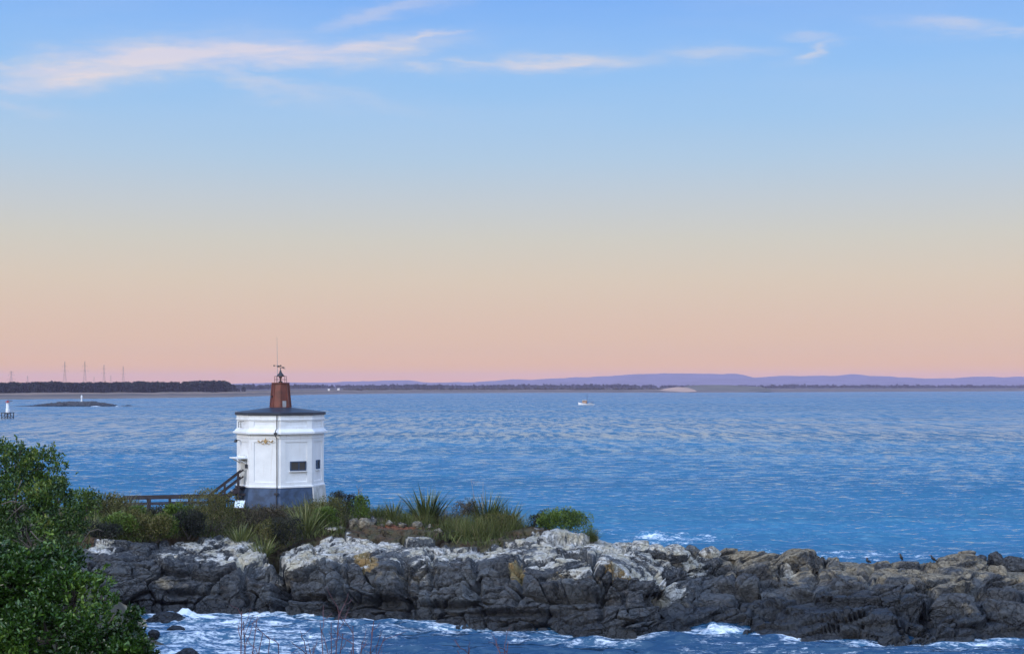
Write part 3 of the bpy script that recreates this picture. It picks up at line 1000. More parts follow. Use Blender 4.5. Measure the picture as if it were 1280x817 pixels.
def build_sea():
    inner = np.tan(np.linspace(math.atan(-0.44), math.atan(0.44), 1150))
    wing = np.linspace(0.44, 2.4, 26)[1:]
    s = np.concatenate([-wing[::-1], inner, wing])
    rows = [-45.0, -20.0, 0.0, 20.0, 30.0, 40.0, 50.0]
    y = 58.0
    while y < 84:
        rows.append(y)
        y += 0.17
    while y < 9800:
        rows.append(y)
        y += min(max(0.20, y * y / 33744 * 0.55), y * 0.06)
    rows.append(9800.0)
    Yr = np.array(rows)
    Y = np.repeat(Yr, len(s))
    X = np.tile(s, len(Yr)) * np.maximum(Y, 45)
    dy = np.repeat(np.gradient(Yr), len(s))
    Z = np.zeros_like(X)
    near = (Y > 55) & (Y < 1500)
    Xn, Yn, dn = X[near], Y[near], np.maximum(dy[near], Y[near] * 0.00077)
    # wind sea rolling towards the viewer, a few dozen unrelated wavelets
    r = np.random.default_rng(5)
    zz = np.zeros_like(Xn)
    patch = 0.55 + 0.45 * sstep(fbm(np.stack([Xn * 0.012, Yn * 0.02, Xn * 0], 1), 3, 77), -0.5, 0.6)
    for k in range(64):
        lam = 0.6 * (6.0 / 0.6) ** r.random()
        ang = r.normal(math.pi / 2 + 0.10, 0.36)
        kx, ky = math.cos(ang) * 2 * math.pi / lam, math.sin(ang) * 2 * math.pi / lam
        amp = 0.0095 * lam ** 0.85
        ok = sstep(lam / (dn / max(0.2, abs(math.sin(ang)))), 1.6, 3.2)
        ph = kx * Xn + ky * Yn + r.random() * 6.283
        sn = np.sin(ph)
        zz += amp * ok * (sn + 0.28 * np.cos(2 * ph))
    Z[near] = zz * patch
    fo = np.zeros_like(X)
    nf = (Y > 55) & (Y < 150)
    fo[nf] = foam_density(X[nf], Y[nf])
    px = 640 + X / np.maximum(Y, 1) * F
    py = HZ + EYE * F / np.maximum(Y, 1)
    lump = np.exp(-((px - 822) / 30) ** 2 - ((py - 672) / 4.5) ** 2) * 0.35 + np.exp(-((px - 228) / 20) ** 2 - ((py - 771) / 7) ** 2) * 0.32 + np.exp(-((px - 893) / 22) ** 2 - ((py - 787) / 3) ** 2) * 0.3
    k = (lump > 0.01) & nf
    P3 = np.stack([X[k] * 2.2, Y[k] * 1.2, X[k] * 0], 1)
    Z[k] += lump[k] * (0.65 + 0.6 * fbm(P3, 4, 19))
    o = mesh_np('sea', np.stack([X, Y, Z], 1), grid_faces(len(Yr), len(s)), M['sea'], smooth=True, attrs=dict(foam=fo))
    tag(o, 'rippled blue sea with white foam around the rocks', 'sea', kind='structure')


build_sea()

# ------------------------------------------------------------------ far shore
SHORE = np.array([(-400, 1300, 0), (0, 1400, 0), (100, 1480, 0), (200, 1600, 0), (290, 1750, 0), (345, 2050, 0), (420, 2500, 0), (530, 2900, 0), (640, 3100, 0),
                  (820, 3250, 0), (1000, 3550, 0), (1280, 4400, 0), (1600, 5000, 0)], float)


def shore_Y(px):
    return np.interp(px, SHORE[:, 0], SHORE[:, 1])


def far_plain():
    px = np.arange(-900, 1900, 4.0)
    Y0 = np.where(px < -400, 1300, shore_Y(px))
    left = 1 - sstep(px, 285, 420)
    # distance behind the waterline -> height (left dune spit, right long beach and plain)
    ds = np.array([-60, 0, 15, 40, 70, 110, 170, 260, 420, 700, 1100, 1700, 2600, 4200])
    zl = np.array([-2, 0.0, 1.4, 2.2, 2.8, 3.6, 5.2, 5.4, 5.5, 5.5, 5.5, 5.5, 5.5, 5.5])
    zr = np.array([-2, 0.0, 1.2, 2.4, 3.6, 4.2, 5.0, 5.6, 6.3, 7.2, 8.4, 9.4, 10.5, 11])
    Y = Y0[:, None] + ds[None, :]
    Z = zl[None, :] * left[:, None] + zr[None, :] * (1 - left[:, None])
    X = (px[:, None] - 640) / F * Y
    nz = fbm(np.stack([X.ravel() * 0.012, Y.ravel() * 0.03, X.ravel() * 0], 1), 4, 13).reshape(Z.shape)
    Z = Z + nz * np.clip(ds[None, :] / 170, 0, 1) * np.where(ds[None, :] > 30, 0.9, 0)
    inland = np.repeat(ds[None, :], len(px), 0)
    m, t, p = new_mat('far_plain')
    d = attr(t, 'inland')
    v = obj_coord(t, (0.3, 1, 1))
    n = noise(t, v, 0.02, 5.0, 0.6)
    dd = math_(t, 'MULTIPLY_ADD', math_(t, 'SUBTRACT', n, 0.5), 120.0, d)
    c = ramp(t, math_(t, 'DIVIDE', dd, 1000.0), [(0.0, (0.17, 0.135, 0.11, 1)), (0.045, (0.13, 0.10, 0.085, 1)), (0.07, (0.060, 0.048, 0.042, 1)), (0.12, (0.075, 0.060, 0.050, 1)), (0.15, (0.24, 0.16, 0.11, 1)), (0.19, (0.20, 0.135, 0.095, 1)), (0.3, (0.10, 0.085, 0.055, 1)), (0.7, (0.075, 0.055, 0.05, 1)), (1.0, (0.06, 0.045, 0.045, 1))])
    c = mixc(t, maprange(t, noise(t, v, 0.05, 4.0), 0.45, 0.7, 0.0, 0.55), c, (0.06, 0.05, 0.035))
    setp(t, p, 'Base Color', c)
    setp(t, p, 'Roughness', 0.95)
    o = mesh_np('far_shore', np.stack([X, Y, Z], -1).reshape(-1, 3), grid_faces(len(px), len(ds))[:, ::-1], m, smooth=True, attrs=dict(inland=inland.ravel()))
    tag(o, 'low far shore with a tan beach and dark scrub', 'shore', kind='structure')


far_plain()


def hills():
    prof = np.array([(-900, 478), (-200, 478), (200, 480), (300, 479.5), (370, 477.8), (400, 478.2), (440, 476.6), (480, 475.4), (510, 475), (530, 477), (560, 477.8), (600, 476.5), (640, 473.6), (660, 474), (700, 472), (740, 470.5),
                     (800, 467), (830, 466), (860, 466.8), (900, 466.8), (919, 466), (927, 469.5), (933, 472), (945, 471), (970, 469.8), (1000, 469.5), (1020, 469), (1040, 469.8), (1050, 469), (1062, 467.6), (1075, 468),
                     (1085, 469.8), (1105, 469.8), (1115, 471.3), (1130, 471.2), (1150, 472.8), (1195, 472.6), (1215, 470.8), (1235, 470.3), (1255, 471.3), (1280, 470.2), (1330, 471), (1400, 472), (1900, 476)], float)
    px = np.arange(-850, 1900, 2.0)
    D = 12000.0
    jag = 0.5 * fbm(np.stack([px * 0.06, px * 0, px * 0], 1), 4, 3)
    H = EYE + (HZ - np.interp(px, prof[:, 0], prof[:, 1]) + jag) / F * D
    vs = np.concatenate([np.linspace(-1, 0, 22), np.linspace(0, 1, 10)[1:]])
    Y = D + vs[None, :] * 1900 + 0 * px[:, None]
    X = (px[:, None] - 640) / F * D + 0 * Y
    shape = np.where(vs < 0, (1 - np.abs(vs) ** 1.3), (1 - np.abs(vs) ** 1.3))
    gul = fbm(np.stack([X.ravel() * 0.004, Y.ravel() * 0.0012, X.ravel() * 0], 1), 5, 23).reshape(X.shape)
    Z = H[:, None] * shape[None, :] + gul * 14 * np.sin(np.clip(np.abs(vs), 0, 1) * math.pi)[None, :] - 1.5
    m = simple('haze_tinted_bush', (0.11, 0.09, 0.14), 0.95, 0.3, 0.004)  # lavender of the distant haze is partly painted into the hill colour
    o = mesh_np('far_hills', np.stack([X, Y, Z], -1).reshape(-1, 3), grid_faces(len(px), len(vs))[:, ::-1], m, smooth=True)
    tag(o, 'long lavender range of low hills on the horizon', 'hills', kind='structure')


hills()

# ================================================================== LIGHTHOUSE
LH_Y = 95.0
PXM = LH_Y / F                               # metres per photo pixel at the lighthouse
LH = Vector(((350.7 - 640) * PXM, LH_Y, 0.0))
PHI = math.atan2(-LH.y, -LH.x)               # one corner of the octagon faces the viewer


def zpx(py):
    return EYE - (py - HZ) * PXM


def octo(Rr, z, n=8, ph=None):
    ph = PHI if ph is None else ph
    return [Vector((Rr * math.cos(ph + 2 * math.pi * k / n), Rr * math.sin(ph + 2 * math.pi * k / n), z)) for k in range(n)]


def face_frame(k2, Rr):
    """frame of the face whose normal sits k2 half-steps from the viewer's corner: origin at face centre, n, t"""
    a = PHI + k2 * math.pi / 8
    n = Vector((math.cos(a), math.sin(a), 0))
    t = Vector((-math.sin(a), math.cos(a), 0))
    return n * (Rr * math.cos(math.pi / 8)), n, t


def face_mat(n, t):
    return Matrix((t, -n, Vector((0, 0, 1)))).transposed()     # local x = t, y = inward, z = up


def lighthouse():
    root = thing('lighthouse', 'white octagonal lighthouse with dark roof and red-brown lantern on the headland', 'lighthouse', LH)
    Rw = 2.90
    side = 2 * Rw * math.sin(math.pi / 8)
    z0, z1 = zpx(604.8), zpx(541.8)           # foot of the white wall, underside of the cornice
    zt = zpx(517.8)
    # --- foundation: dark painted plinth, one side coloured pale as if sunlit
    b = MB()
    lo, hi = octo(3.20, 2.6), octo(2.93, z0 - 0.05)
    V = lo + hi
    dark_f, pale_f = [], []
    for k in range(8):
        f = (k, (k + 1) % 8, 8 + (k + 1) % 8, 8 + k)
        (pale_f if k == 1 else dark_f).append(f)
    b.add(V, dark_f + [tuple(range(8, 16))])
    b.build('plinth', M['base_blue'], root)
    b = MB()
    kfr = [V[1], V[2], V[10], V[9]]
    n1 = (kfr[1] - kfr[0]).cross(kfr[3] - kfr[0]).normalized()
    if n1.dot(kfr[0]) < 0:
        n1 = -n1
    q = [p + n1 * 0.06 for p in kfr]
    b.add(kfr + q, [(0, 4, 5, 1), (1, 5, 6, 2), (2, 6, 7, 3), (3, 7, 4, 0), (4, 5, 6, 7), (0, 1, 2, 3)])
    b.build('sunlit_plinth_side', M['base_white'], root)
    c0 = (V[1] * 0.78 + V[2] * 0.22) * 0.62 + (V[9] * 0.78 + V[10] * 0.22) * 0.38 + n1 * 0.07
    b = MB()
    b.box(c0 + Vector((0, 0, 0.05)), (0.34, 0.05, 0.5), face_mat(n1, Vector((-n1.y, n1.x, 0)).normalized()))
    b.build('vent_hatch', M['dark'], root)
    # --- wall: core plus raised corner pilasters and rails round recessed panels
    b = MB()
    b.rings([octo(Rw - 0.055, z0 + 0.02), octo(Rw - 0.055, zt - 0.05)])
    foot = [octo(Rw + 0.06, z0 - 0.06), octo(Rw + 0.06, z0 + 0.04), octo(Rw, z0 + 0.07), octo(Rw, zpx(599.2)), octo(Rw - 0.06, zpx(599.2) + 0.01)]
    b.rings(foot, True, True)
    top = [octo(Rw - 0.06, zpx(550.6)), octo(Rw, zpx(550.6) + 0.005), octo(Rw, zpx(546.5)), octo(Rw + 0.03, zpx(546.2)), octo(Rw + 0.03, zpx(545.0)), octo(Rw, zpx(544.6)), octo(Rw, z1 + 0.01)]
    b.rings(top, True, True)
    pw_ = side * 0.155
    for k in range(8):                          # corner pilasters
        a = PHI + k * math.pi / 4
        corner = Vector((Rw * math.cos(a), Rw * math.sin(a), 0))
        ta = octo(Rw, 0)[(k + 1) % 8] - corner
        tb = octo(Rw, 0)[(k - 1) % 8] - corner
        pa, pb = corner + ta.normalized() * pw_, corner + tb.normalized() * pw_
        inn = corner * 0.94
        prof = [pb, corner, pa, pa * 0.965, inn, pb * 0.965]
        b.rings([[p + Vector((0, 0, zpx(599.2) - 0.01)) for p in prof], [p + Vector((0, 0, zpx(550.6) + 0.015)) for p in prof]])
    wall = b.build('wall', M['white'], root)
    # --- cornice and frieze
    b = MB()
    b.rings([octo(Rw - 0.03, z1), octo(Rw + 0.10, z1 + 0.03), octo(Rw + 0.26, zpx(540.6)), octo(Rw + 0.26, zpx(538.3)), octo(Rw + 0.20, zpx(538.0)), octo(Rw + 0.12, zpx(536.6)), octo(Rw + 0.015, zpx(534.6)),
             octo(Rw + 0.005, zpx(532.8))])
    b.rings([octo(Rw - 0.06, zpx(533.4)), octo(Rw, zpx(533.0)), octo(Rw, zpx(531.6)), octo(Rw - 0.06, zpx(531.5))])
    b.rings([octo(Rw - 0.06, zpx(525.4)), octo(Rw, zpx(525.3)), octo(Rw, zpx(524.2)), octo(Rw + 0.06, zpx(523.8)), octo(Rw + 0.06, zpx(522.4)), octo(Rw + 0.02, zpx(522.0)), octo(Rw + 0.02, zt), octo(Rw - 0.06, zt + 0.001)])
    for k in range(8):
        a = PHI + k * math.pi / 4
        corner = Vector((Rw * math.cos(a), Rw * math.sin(a), 0))
        oc = octo(Rw, 0)
        pa, pb = corner + (oc[(k + 1) % 8] - corner).normalized() * pw_, corner + (oc[(k - 1) % 8] - corner).normalized() * pw_
        prof = [pb, corner, pa, pa * 0.965, corner * 0.94, pb * 0.965]
        b.rings([[p + Vector((0, 0, zpx(531.7))) for p in prof], [p + Vector((0, 0, zpx(525.2))) for p in prof]])
    b.build('cornice', M['white'], root)
    # --- roof
    rz0 = zpx(518.0)
    b = MB()
    b.rings([octo(Rw + 0.10, rz0 + 0.005), octo(Rw + 0.13, rz0 + 0.02), octo(Rw + 0.13, rz0 + 0.17), octo(Rw + 0.06, rz0 + 0.20), octo(0.5, zpx(508.3))])
    b.build('roof', M['roof'], root)
    # roof hatch ladder rails on the left edge
    n0, nn, tt = face_frame(-3, Rw)
    b = MB()
    for s in (-0.22, 0.22):
        p = n0 + tt * s + nn * 0.22
        b.tube([p + Vector((0, 0, zpx(533.5))), p + Vector((0, 0, zpx(526.2))), p - nn * 0.2 + Vector((0, 0, zpx(525.2)))], 0.02, 5)
    for zz in (532, 529.5, 527):
        p = n0 + nn * 0.22
        b.tube([p + tt * -0.22 + Vector((0, 0, zpx(zz))), p + tt * 0.22 + Vector((0, 0, zpx(zz)))], 0.015, 5)
    b.build('roof_rail', M['dark'], root)
    # --- downpipe just left of the corner that faces the viewer
    n0, nn, tt = face_frame(-1, Rw)
    off = side / 2 - 0.22
    px_ = n0 + tt * off
    b = MB()
    path = [px_ + nn * d + Vector((0, 0, z)) for d, z in ((0.10, rz0), (0.10, zpx(534)), (0.34, zpx(536.5)), (0.34, zpx(542.6)), (0.09, zpx(545.5)), (0.09, z0 - 0.02), (0.16, z0 - 0.4), (0.20, 3.2))]
    b.tube(path, 0.032, 8)
    b.box(px_ + nn * 0.34 + Vector((0, 0, zpx(540.2))), (0.16, 0.14, 0.16), face_mat(nn, tt))
    b.box(px_ + nn * 0.2 + Vector((0, 0, zpx(613))), (0.26, 0.14, 0.14), face_mat(nn, tt))
    b.build('downpipe', M['dark'], root)
    # --- windows
    def window(k2, centre, width, za, zb):
        n0, nn, tt = face_frame(k2, Rw)
        Mx = face_mat(nn, tt)
        c = n0 + tt * centre + Vector((0, 0, (za + zb) / 2))
        h = za - zb
        fr = MB()
        for s in (-1, 1):
            fr.box(c + tt * (s * (width / 2 - 0.03)) - nn * 0.02, (0.06, 0.12, h), Mx)
            fr.box(c + Vector((0, 0, s * (h / 2 - 0.03))) - nn * 0.02, (width - 0.12, 0.118, 0.06), Mx)
        if width > 0.9:
            fr.box(c + tt * 0.05 - nn * 0.025, (0.05, 0.09, h - 0.12), Mx)
        w = fr.build('window', M['base_blue'], root)
        g = MB()
        g.box(c - nn * 0.03, (width - 0.12, 0.03, h - 0.12), Mx)
        g.build('pane', M['glass'], w)
        s = MB()
        s.box(c + Vector((0, 0, -h / 2 - 0.035)) + nn * 0.02, (width + 0.12, 0.16, 0.06), Mx)
        s.build('sill', M['white'], w)
    window(1, 0.13, 1.12, zpx(574.0), zpx(585.6))
    window(3, 0.02, 0.58, zpx(573.8), zpx(585.0))
    # --- door side (narrow face on the left)
    n0, nn, tt = face_frame(-3, Rw)
    Mx = face_mat(nn, tt)
    zs = z0 + 0.02
    d = MB()
    d.box(n0 + tt * 0.10 + Vector((0, 0, zs + 1.0)) - nn * 0.01, (0.92, 0.06, 2.0), Mx)
    for zz in (0.55, 1.45):
        d.box(n0 + tt * 0.10 + Vector((0, 0, zs + zz)) + nn * 0.025, (0.62, 0.02, 0.7), Mx)
    door = d.build('door', M['base_white'], root)
    h = MB()
    h.tube([n0 + tt * 0.48 + nn * 0.05 + Vector((0, 0, zs + 0.98)), n0 + tt * 0.48 + nn * 0.12 + Vector((0, 0, zs + 0.98)), n0 + tt * 0.36 + nn * 0.12 + Vector((0, 0, zs + 0.98))], 0.018, 6)
    h.build('handle', M['dark'], door)
    cpy = MB()
    cpy.box(n0 + tt * 0.10 + nn * 0.34 + Vector((0, 0, zpx(570.3))), (1.5, 0.72, 0.09), Mx)
    cpy.box(n0 + tt * 0.10 + nn * 0.10 + Vector((0, 0, zpx(569.0))), (1.2, 0.2, 0.14), Mx)
    for s in (-0.55, 0.55):
        cpy.bar(n0 + tt * (0.10 + s) + nn * 0.03 + Vector((0, 0, zpx(577))), n0 + tt * (0.10 + s) + nn * 0.58 + Vector((0, 0, zpx(571.5))), 0.06)
    cpy.build('door_canopy', M['white'], root)
    bx = MB()
    bx.box(n0 + tt * 0.86 + nn * 0.10 + Vector((0, 0, zpx(580.2))), (0.16, 0.14, 0.26), Mx)
    bx.build('meter_box', M['dark'], root, bevel=0.015)
    lamp = MB()
    lp = n0 - tt * 0.45 + Vector((0, 0, zpx(549.6)))
    lamp.tube([lp, lp + nn * 0.30 + Vector((0, 0, 0.06))], 0.025, 6)
    lamp.rings([[lp + nn * (0.32 + r * math.cos(a)) + tt * (r * math.sin(a)) + Vector((0, 0, z)) for a in [2 * math.pi * i / 10 for i in range(10)]] for r, z in ((0.03, 0.10), (0.10, 0.04), (0.13, -0.08), (0.08, -0.11))])
    lamp.build('wall_lamp', M['dark'], root)
    # --- gilt crest at the head of the left panel: a shield between two scrolls
    n0, nn, tt = face_frame(-1, Rw)
    c = n0 + tt * 0.06 + nn * 0.005 + Vector((0, 0, zpx(550.0)))
    g = MB()
    for s in (-1, 1):
        pts, rad = [], []
        for i in range(17):
            u = i / 16
            pts.append(c + tt * s * (0.09 + u * 0.46) + Vector((0, 0, 0.07 * math.sin(u * 7.5) * (1 - 0.5 * u) + 0.03)) + nn * 0.02)
            rad.append(0.030 * (1 - 0.55 * u))
        g.tube(pts, rad, 6)
        pts = [c + tt * s * (0.50 + 0.06 * math.cos(a)) + Vector((0, 0, 0.02 + 0.07 * math.sin(a))) + nn * 0.02 for a in np.linspace(0.5, 5.2, 12)]
        g.tube(pts, 0.018, 5)
        pts = [c + tt * s * (0.10 + 0.20 * u) + Vector((0, 0, -0.10 - 0.05 * math.sin(u * 3.1))) + nn * 0.02 for u in np.linspace(0, 1, 7)]
        g.tube(pts, 0.02, 5)
    sh = [(-0.10, 0.12), (0.0, 0.16), (0.10, 0.12), (0.10, -0.02), (0.0, -0.15), (-0.10, -0.02)]
    g.rings([[c + tt * x + Vector((0, 0, z)) + nn * 0.0 for x, z in sh], [c + tt * x * 0.9 + Vector((0, 0, z * 0.9)) + nn * 0.05 for x, z in sh]])
    g.tube([c + Vector((0, 0, 0.15)) + nn * 0.02, c + Vector((0, 0, 0.26)) + nn * 0.02], [0.035, 0.012], 6)
    g.build('crest', M['gold'], root)

    # --- lantern: tapering panelled turret
    zb, zu = zpx(509.4), zpx(478.0)
    Rb, Ru = 0.70, 0.555
    ln = MB()
    ln.rings([octo(Rb + 0.04, zb - 0.12), octo(Rb + 0.04, zb + 0.05), octo(Rb, zb + 0.06), octo(Ru, zu - 0.10), octo(Ru + 0.05, zu - 0.08), octo(Ru + 0.05, zu)])
    for k in range(8):
        a, b2 = octo(Rb + 0.012, zb + 0.06)[k], octo(Ru + 0.012, zu - 0.1)[k]
        ln.bar(a, b2, 0.055)
    lant = ln.build('lantern', M['copper'], root)
    n0, nn, tt = face_frame(1, Rb - 0.05)
    w = MB()
    w.box(n0 + Vector((0, 0, zpx(504.7))) + nn * 0.035, (0.26, 0.05, 0.42), face_mat(nn, tt))
    w.build('lantern_window', M['grey_metal'], lant)
    n0, nn, tt = face_frame(-3, Rb - 0.10)
    w = MB()
    w.box(n0 + Vector((0, 0, zpx(495.3))) + nn * 0.05, (0.12, 0.08, 0.16), face_mat(nn, tt))
    w.build('wall_socket', M['dark'], lant)
    # gallery rail
    rl = MB()
    zr0, zr1 = zu, zpx(470.2)
    Rr = 0.40
    for k in range(8):
        rl.tube([octo(Rr, zr0)[k], octo(Rr, zr1)[k]], 0.016, 5)
    for zz in (zr1, (zr0 + zr1) / 2):
        o_ = octo(Rr, zz)
        for k in range(8):
            rl.tube([o_[k], o_[(k + 1) % 8]], 0.016, 5)
    rl.build('gallery_rail', M['copper'], root)
    # beacon lamp with conical cowl
    lm = MB()
    circ = lambda r, z, n=12: [Vector((r * math.cos(2 * math.pi * i / n), r * math.sin(2 * math.pi * i / n), z)) for i in range(n)]
    lm.rings([circ(0.14, zu), circ(0.14, zu + 0.08), circ(0.06, zu + 0.10), circ(0.06, zpx(472.5)), circ(0.10, zpx(472)), circ(0.11, zpx(470.5)), circ(0.27, zpx(470)), circ(0.25, zpx(469.2)), circ(0.12, zpx(466.2)), circ(0.07, zpx(464.8)), circ(0.085, zpx(464.2)), circ(0.03, zpx(462.6)), circ(0.02, zpx(459))], True, True)
    lm.build('beacon_lamp', M['dark'], root, smooth=False)
    wv = MB()
    zc = zpx(459.6)
    tdir = Vector((math.cos(PHI + math.pi / 2), math.sin(PHI + math.pi / 2), 0))
    wv.bar(tdir * -0.22 + Vector((0, 0, zc + 0.08)), tdir * 0.30 + Vector((0, 0, zc - 0.06)), 0.03)
    tri = [(0.02, 0.10), (0.38, -0.13), (0.20, 0.0), (0.34, 0.02), (0.10, 0.09), (-0.20, 0.15), (-0.24, 0.05)]
    nrm = Vector((math.cos(PHI), math.sin(PHI), 0))
    wv.rings([[tdir * x + Vector((0, 0, zc + z)) - nrm * 0.012 for x, z in tri], [tdir * x + Vector((0, 0, zc + z)) + nrm * 0.012 for x, z in tri]])
    wv.build('weather_vane', M['dark'], root)
    an = MB()
    base = tdir * -0.21 - nrm * 0.15
    an.tube([base + Vector((0, 0, zu)), base + Vector((0, 0, zpx(455))), base + tdir * -0.03 + Vector((0, 0, zpx(421)))], [0.022, 0.018, 0.010], 5)
    mast = an.build('antenna', M['grey_metal'], root)
    an = MB()
    zc = zpx(456.8)
    an.bar(base + tdir * -0.22 + Vector((0, 0, zc)), base + tdir * 0.22 + Vector((0, 0, zc)), 0.025)
    for s in (-0.22, 0.22):
        an.box(base + tdir * s + Vector((0, 0, zc)), (0.08, 0.08, 0.09))
    an.build('crossarm', M['dark'], mast)
    return root


lighthouse()

# ------------------------------------------------------------------ steps, boardwalk, sign
DECK = 3.95


def steps():
    n0, nn, tt = face_frame(-3, 2.9)
    top = LH + n0 + nn * 0.25 + Vector((0, 0, zpx(605.2)))
    run = Vector((-0.97, -0.24, 0)).normalized()
    side = Vector((-run.y, run.x, 0))
    root = thing('wooden_steps', 'steep dark timber steps with double handrails up to the lighthouse door', 'steps', top + run * 1.9 + Vector((0, 0, DECK - top.z)))
    o0 = root.location.copy()
    T = top - o0
    Bt = Vector((0, 0, 0))
    Bt = Vector((0, 0, 0.05))
    for s in (-0.5, 0.5):
        b = MB()
        b.bar(T + side * s - Vector((0, 0, 0.12)), Bt + side * s, 0.07, 0.26)
        b.build('stringer', M['wood'], root)
    for i in range(7):
        u = (i + 0.5) / 7
        p = T * (1 - u) + Bt * u
        b = MB()
        b.box(p + Vector((0, 0, 0.0)), (0.26, 0.94, 0.045), Matrix.Rotation(math.atan2(run.y, run.x), 3, 'Z'))
        b.build('tread', M['wood_pale'], root)
    b = MB()
    b.box(T - run * 0.05 - Vector((0, 0, 0.03)), (0.62, 1.12, 0.07), Matrix.Rotation(math.atan2(run.y, run.x), 3, 'Z'))
    b.build('landing', M['wood'], root)
    for s in (-0.52, 0.52):
        for hgt in (0.92, 0.48):
            b = MB()
            b.bar(T + side * s + Vector((0, 0, hgt)) - run * 0.25 + Vector((0, 0, 0.2)), Bt + side * s + Vector((0, 0, hgt)), 0.06, 0.10)
            b.build('handrail', M['wood'], root)
        for u in (0.04, 0.5, 1.0):
            p = T * (1 - u) + Bt * u + side * s
            b = MB()
            b.bar(p - Vector((0, 0, 0.4 if u > 0.9 else 0.9)), p + Vector((0, 0, 0.98)), 0.09)
            b.build('post', M['wood'], root)


steps()


def boardwalk():
    A = at(150, 0, 92.6)
    B = at(304, 0, 92.4)
    A.z = DECK - 0.18
    B.z = DECK
    root = thing('boardwalk', 'dark timber boardwalk with post and rail sides leading to the lighthouse steps', 'boardwalk', A)
    L = B - A
    run = L.normalized()
    side = Vector((-run.y, run.x, 0))
    W = 1.25
    n = 46
    b = MB()
    for i in range(n):
        p = L * ((i + 0.5) / n)
        b.box(p, (L.length / n - 0.012, W, 0.045), Matrix.Rotation(math.atan2(run.y, run.x), 3, 'Z'))
    b.build('decking', M['wood_pale'], root)
    b = MB()
    for s in (-0.45, 0.45):
        b.bar(side * s - Vector((0, 0, 0.13)), L + side * s - Vector((0, 0, 0.13)), 0.09, 0.20)
    b.build('bearer', M['wood'], root)
    for s, top, endu in ((W / 2 + 0.03, 0.98, 1.0), (-W / 2 - 0.03, 0.96, 0.86)):
        for h, w in ((top, 0.15), (0.55, 0.09)):
            b = MB()
            b.bar(side * s + Vector((0, 0, h)), L * endu + side * s + Vector((0, 0, h)), 0.11 if h == top else 0.05, w)
            b.build('rail', M['wood'], root)
        us = [0.06, 0.22, 0.38, 0.54, 0.70, 0.86] if s > 0 else [0.25, 0.43, 0.61, 0.80, 0.855]
        for u in us:
            p = L * u + side * s * 1.02
            b = MB()
            b.bar(p - Vector((0, 0, 1.0)), p + Vector((0, 0, top - 0.02)), 0.11)
            b.build('post', M['wood'], root)


boardwalk()


def info_sign():
    base = at(299.5, 0, 91.2)
    base.z = DECK - 0.3
    root = thing('information_sign', 'small tilted pale blue information board beside the steps', 'sign', base)
    b = MB()
    b.bar((0, 0, -0.9), (0, 0, 0.72), 0.09)
    b.build('post', M['wood_pale'], root)
    Mx = Matrix.Rotation(R(38), 3, 'X') @ Matrix.Identity(3)
    b = MB()
    b.box((0, -0.04, 0.78), (0.66, 0.72, 0.04), Mx)
    b.build('backing', M['wood_pale'], root)
    b = MB()
    b.box(Vector((0, -0.04, 0.78)) + Mx @ Vector((0, 0, 0.028)), (0.60, 0.66, 0.012), Mx)
    b.build('panel', M['sign_face'], root)


info_sign()

# ================================================================== BOULDERS
_ico = {}


def ico(sub):
    if sub not in _ico:
        bm = bmesh.new()
        bmesh.ops.create_icosphere(bm, subdivisions=sub, radius=1.0)
        V = np.array([v.co[:] for v in bm.verts])
        Fc = np.array([[v.index for v in f.verts] for f in bm.faces])
        bm.free()
        _ico[sub] = (V, Fc)
    return _ico[sub]


def boulder(name, label, loc, size, seed, lich=0.0, tan=0.0, blocky=0.5, group=None, rz=0.0, sub=5, tint=0.4, ochre=0.0):
    V, Fc = ico(sub)
    r = np.random.default_rng(seed)
    P = V.copy()
    for _ in range(int(6 + 10 * blocky)):
        n = r.normal(size=3)
        n[2] *= 0.8
        n /= np.linalg.norm(n)
        c = r.uniform(0.55, 0.9)
        d = P @ n
        P = P - np.where(d > c, (d - c) * 0.92, 0)[:, None] * n
    P = P + V * (0.10 * fbm(V * 1.4 + seed, 4, seed))[:, None] + V * (0.03 * fbm(V * 5 + seed, 3, seed + 1))[:, None]
    f1, e, rnd, vec = voronoi(V * 1.7 + seed * 3.1, seed)
    P = P + V * (0.06 * (rnd[:, 0] - 0.5) - 0.07 * np.exp(-(e / 0.05) ** 2))[:, None]
    P = P * np.array(size) / 2
    if rz:
        c, s = math.cos(rz), math.sin(rz)
        P = np.stack([P[:, 0] * c - P[:, 1] * s, P[:, 0] * s + P[:, 1] * c, P[:, 2]], 1)
    up = V[:, 2]
    nz = fbm(V * 1.3 + seed, 3, seed + 9)
    l = np.clip(lich * sstep(up + nz * 0.5, -0.5, 0.5), 0, 1)
    o = mesh_np(name, P, Fc, M['rock'], attrs=dict(lichen=l, ochre=np.full(len(P), ochre), tan=np.clip(tan + nz * 0.15 * (tan > 0), 0, 1), tint=np.clip(tint + rnd[:, 1] * 0.3, 0, 1), soil=np.zeros(len(P))), loc=loc)
    return tag(o, label, 'boulder', group)


def silhouette(px, tol=2.0):
    """the highest point of the rock as seen against what is behind it, near column px"""
    k = np.abs(LEDGE_PX - px) < tol
    G = LEDGE_GRID[k].reshape(-1, 3)
    G = G[G[:, 2] > 0.5]
    v = (G[:, 2] - EYE) / G[:, 1]
    return Vector(G[np.argmax(v)])


def at_rock(px, py, Y, dz=0.0):
    p = at(px, py, Y)
    p.z = rock_top(px, Y) + dz
    p.x = (px - 640) / F * Y
    return p


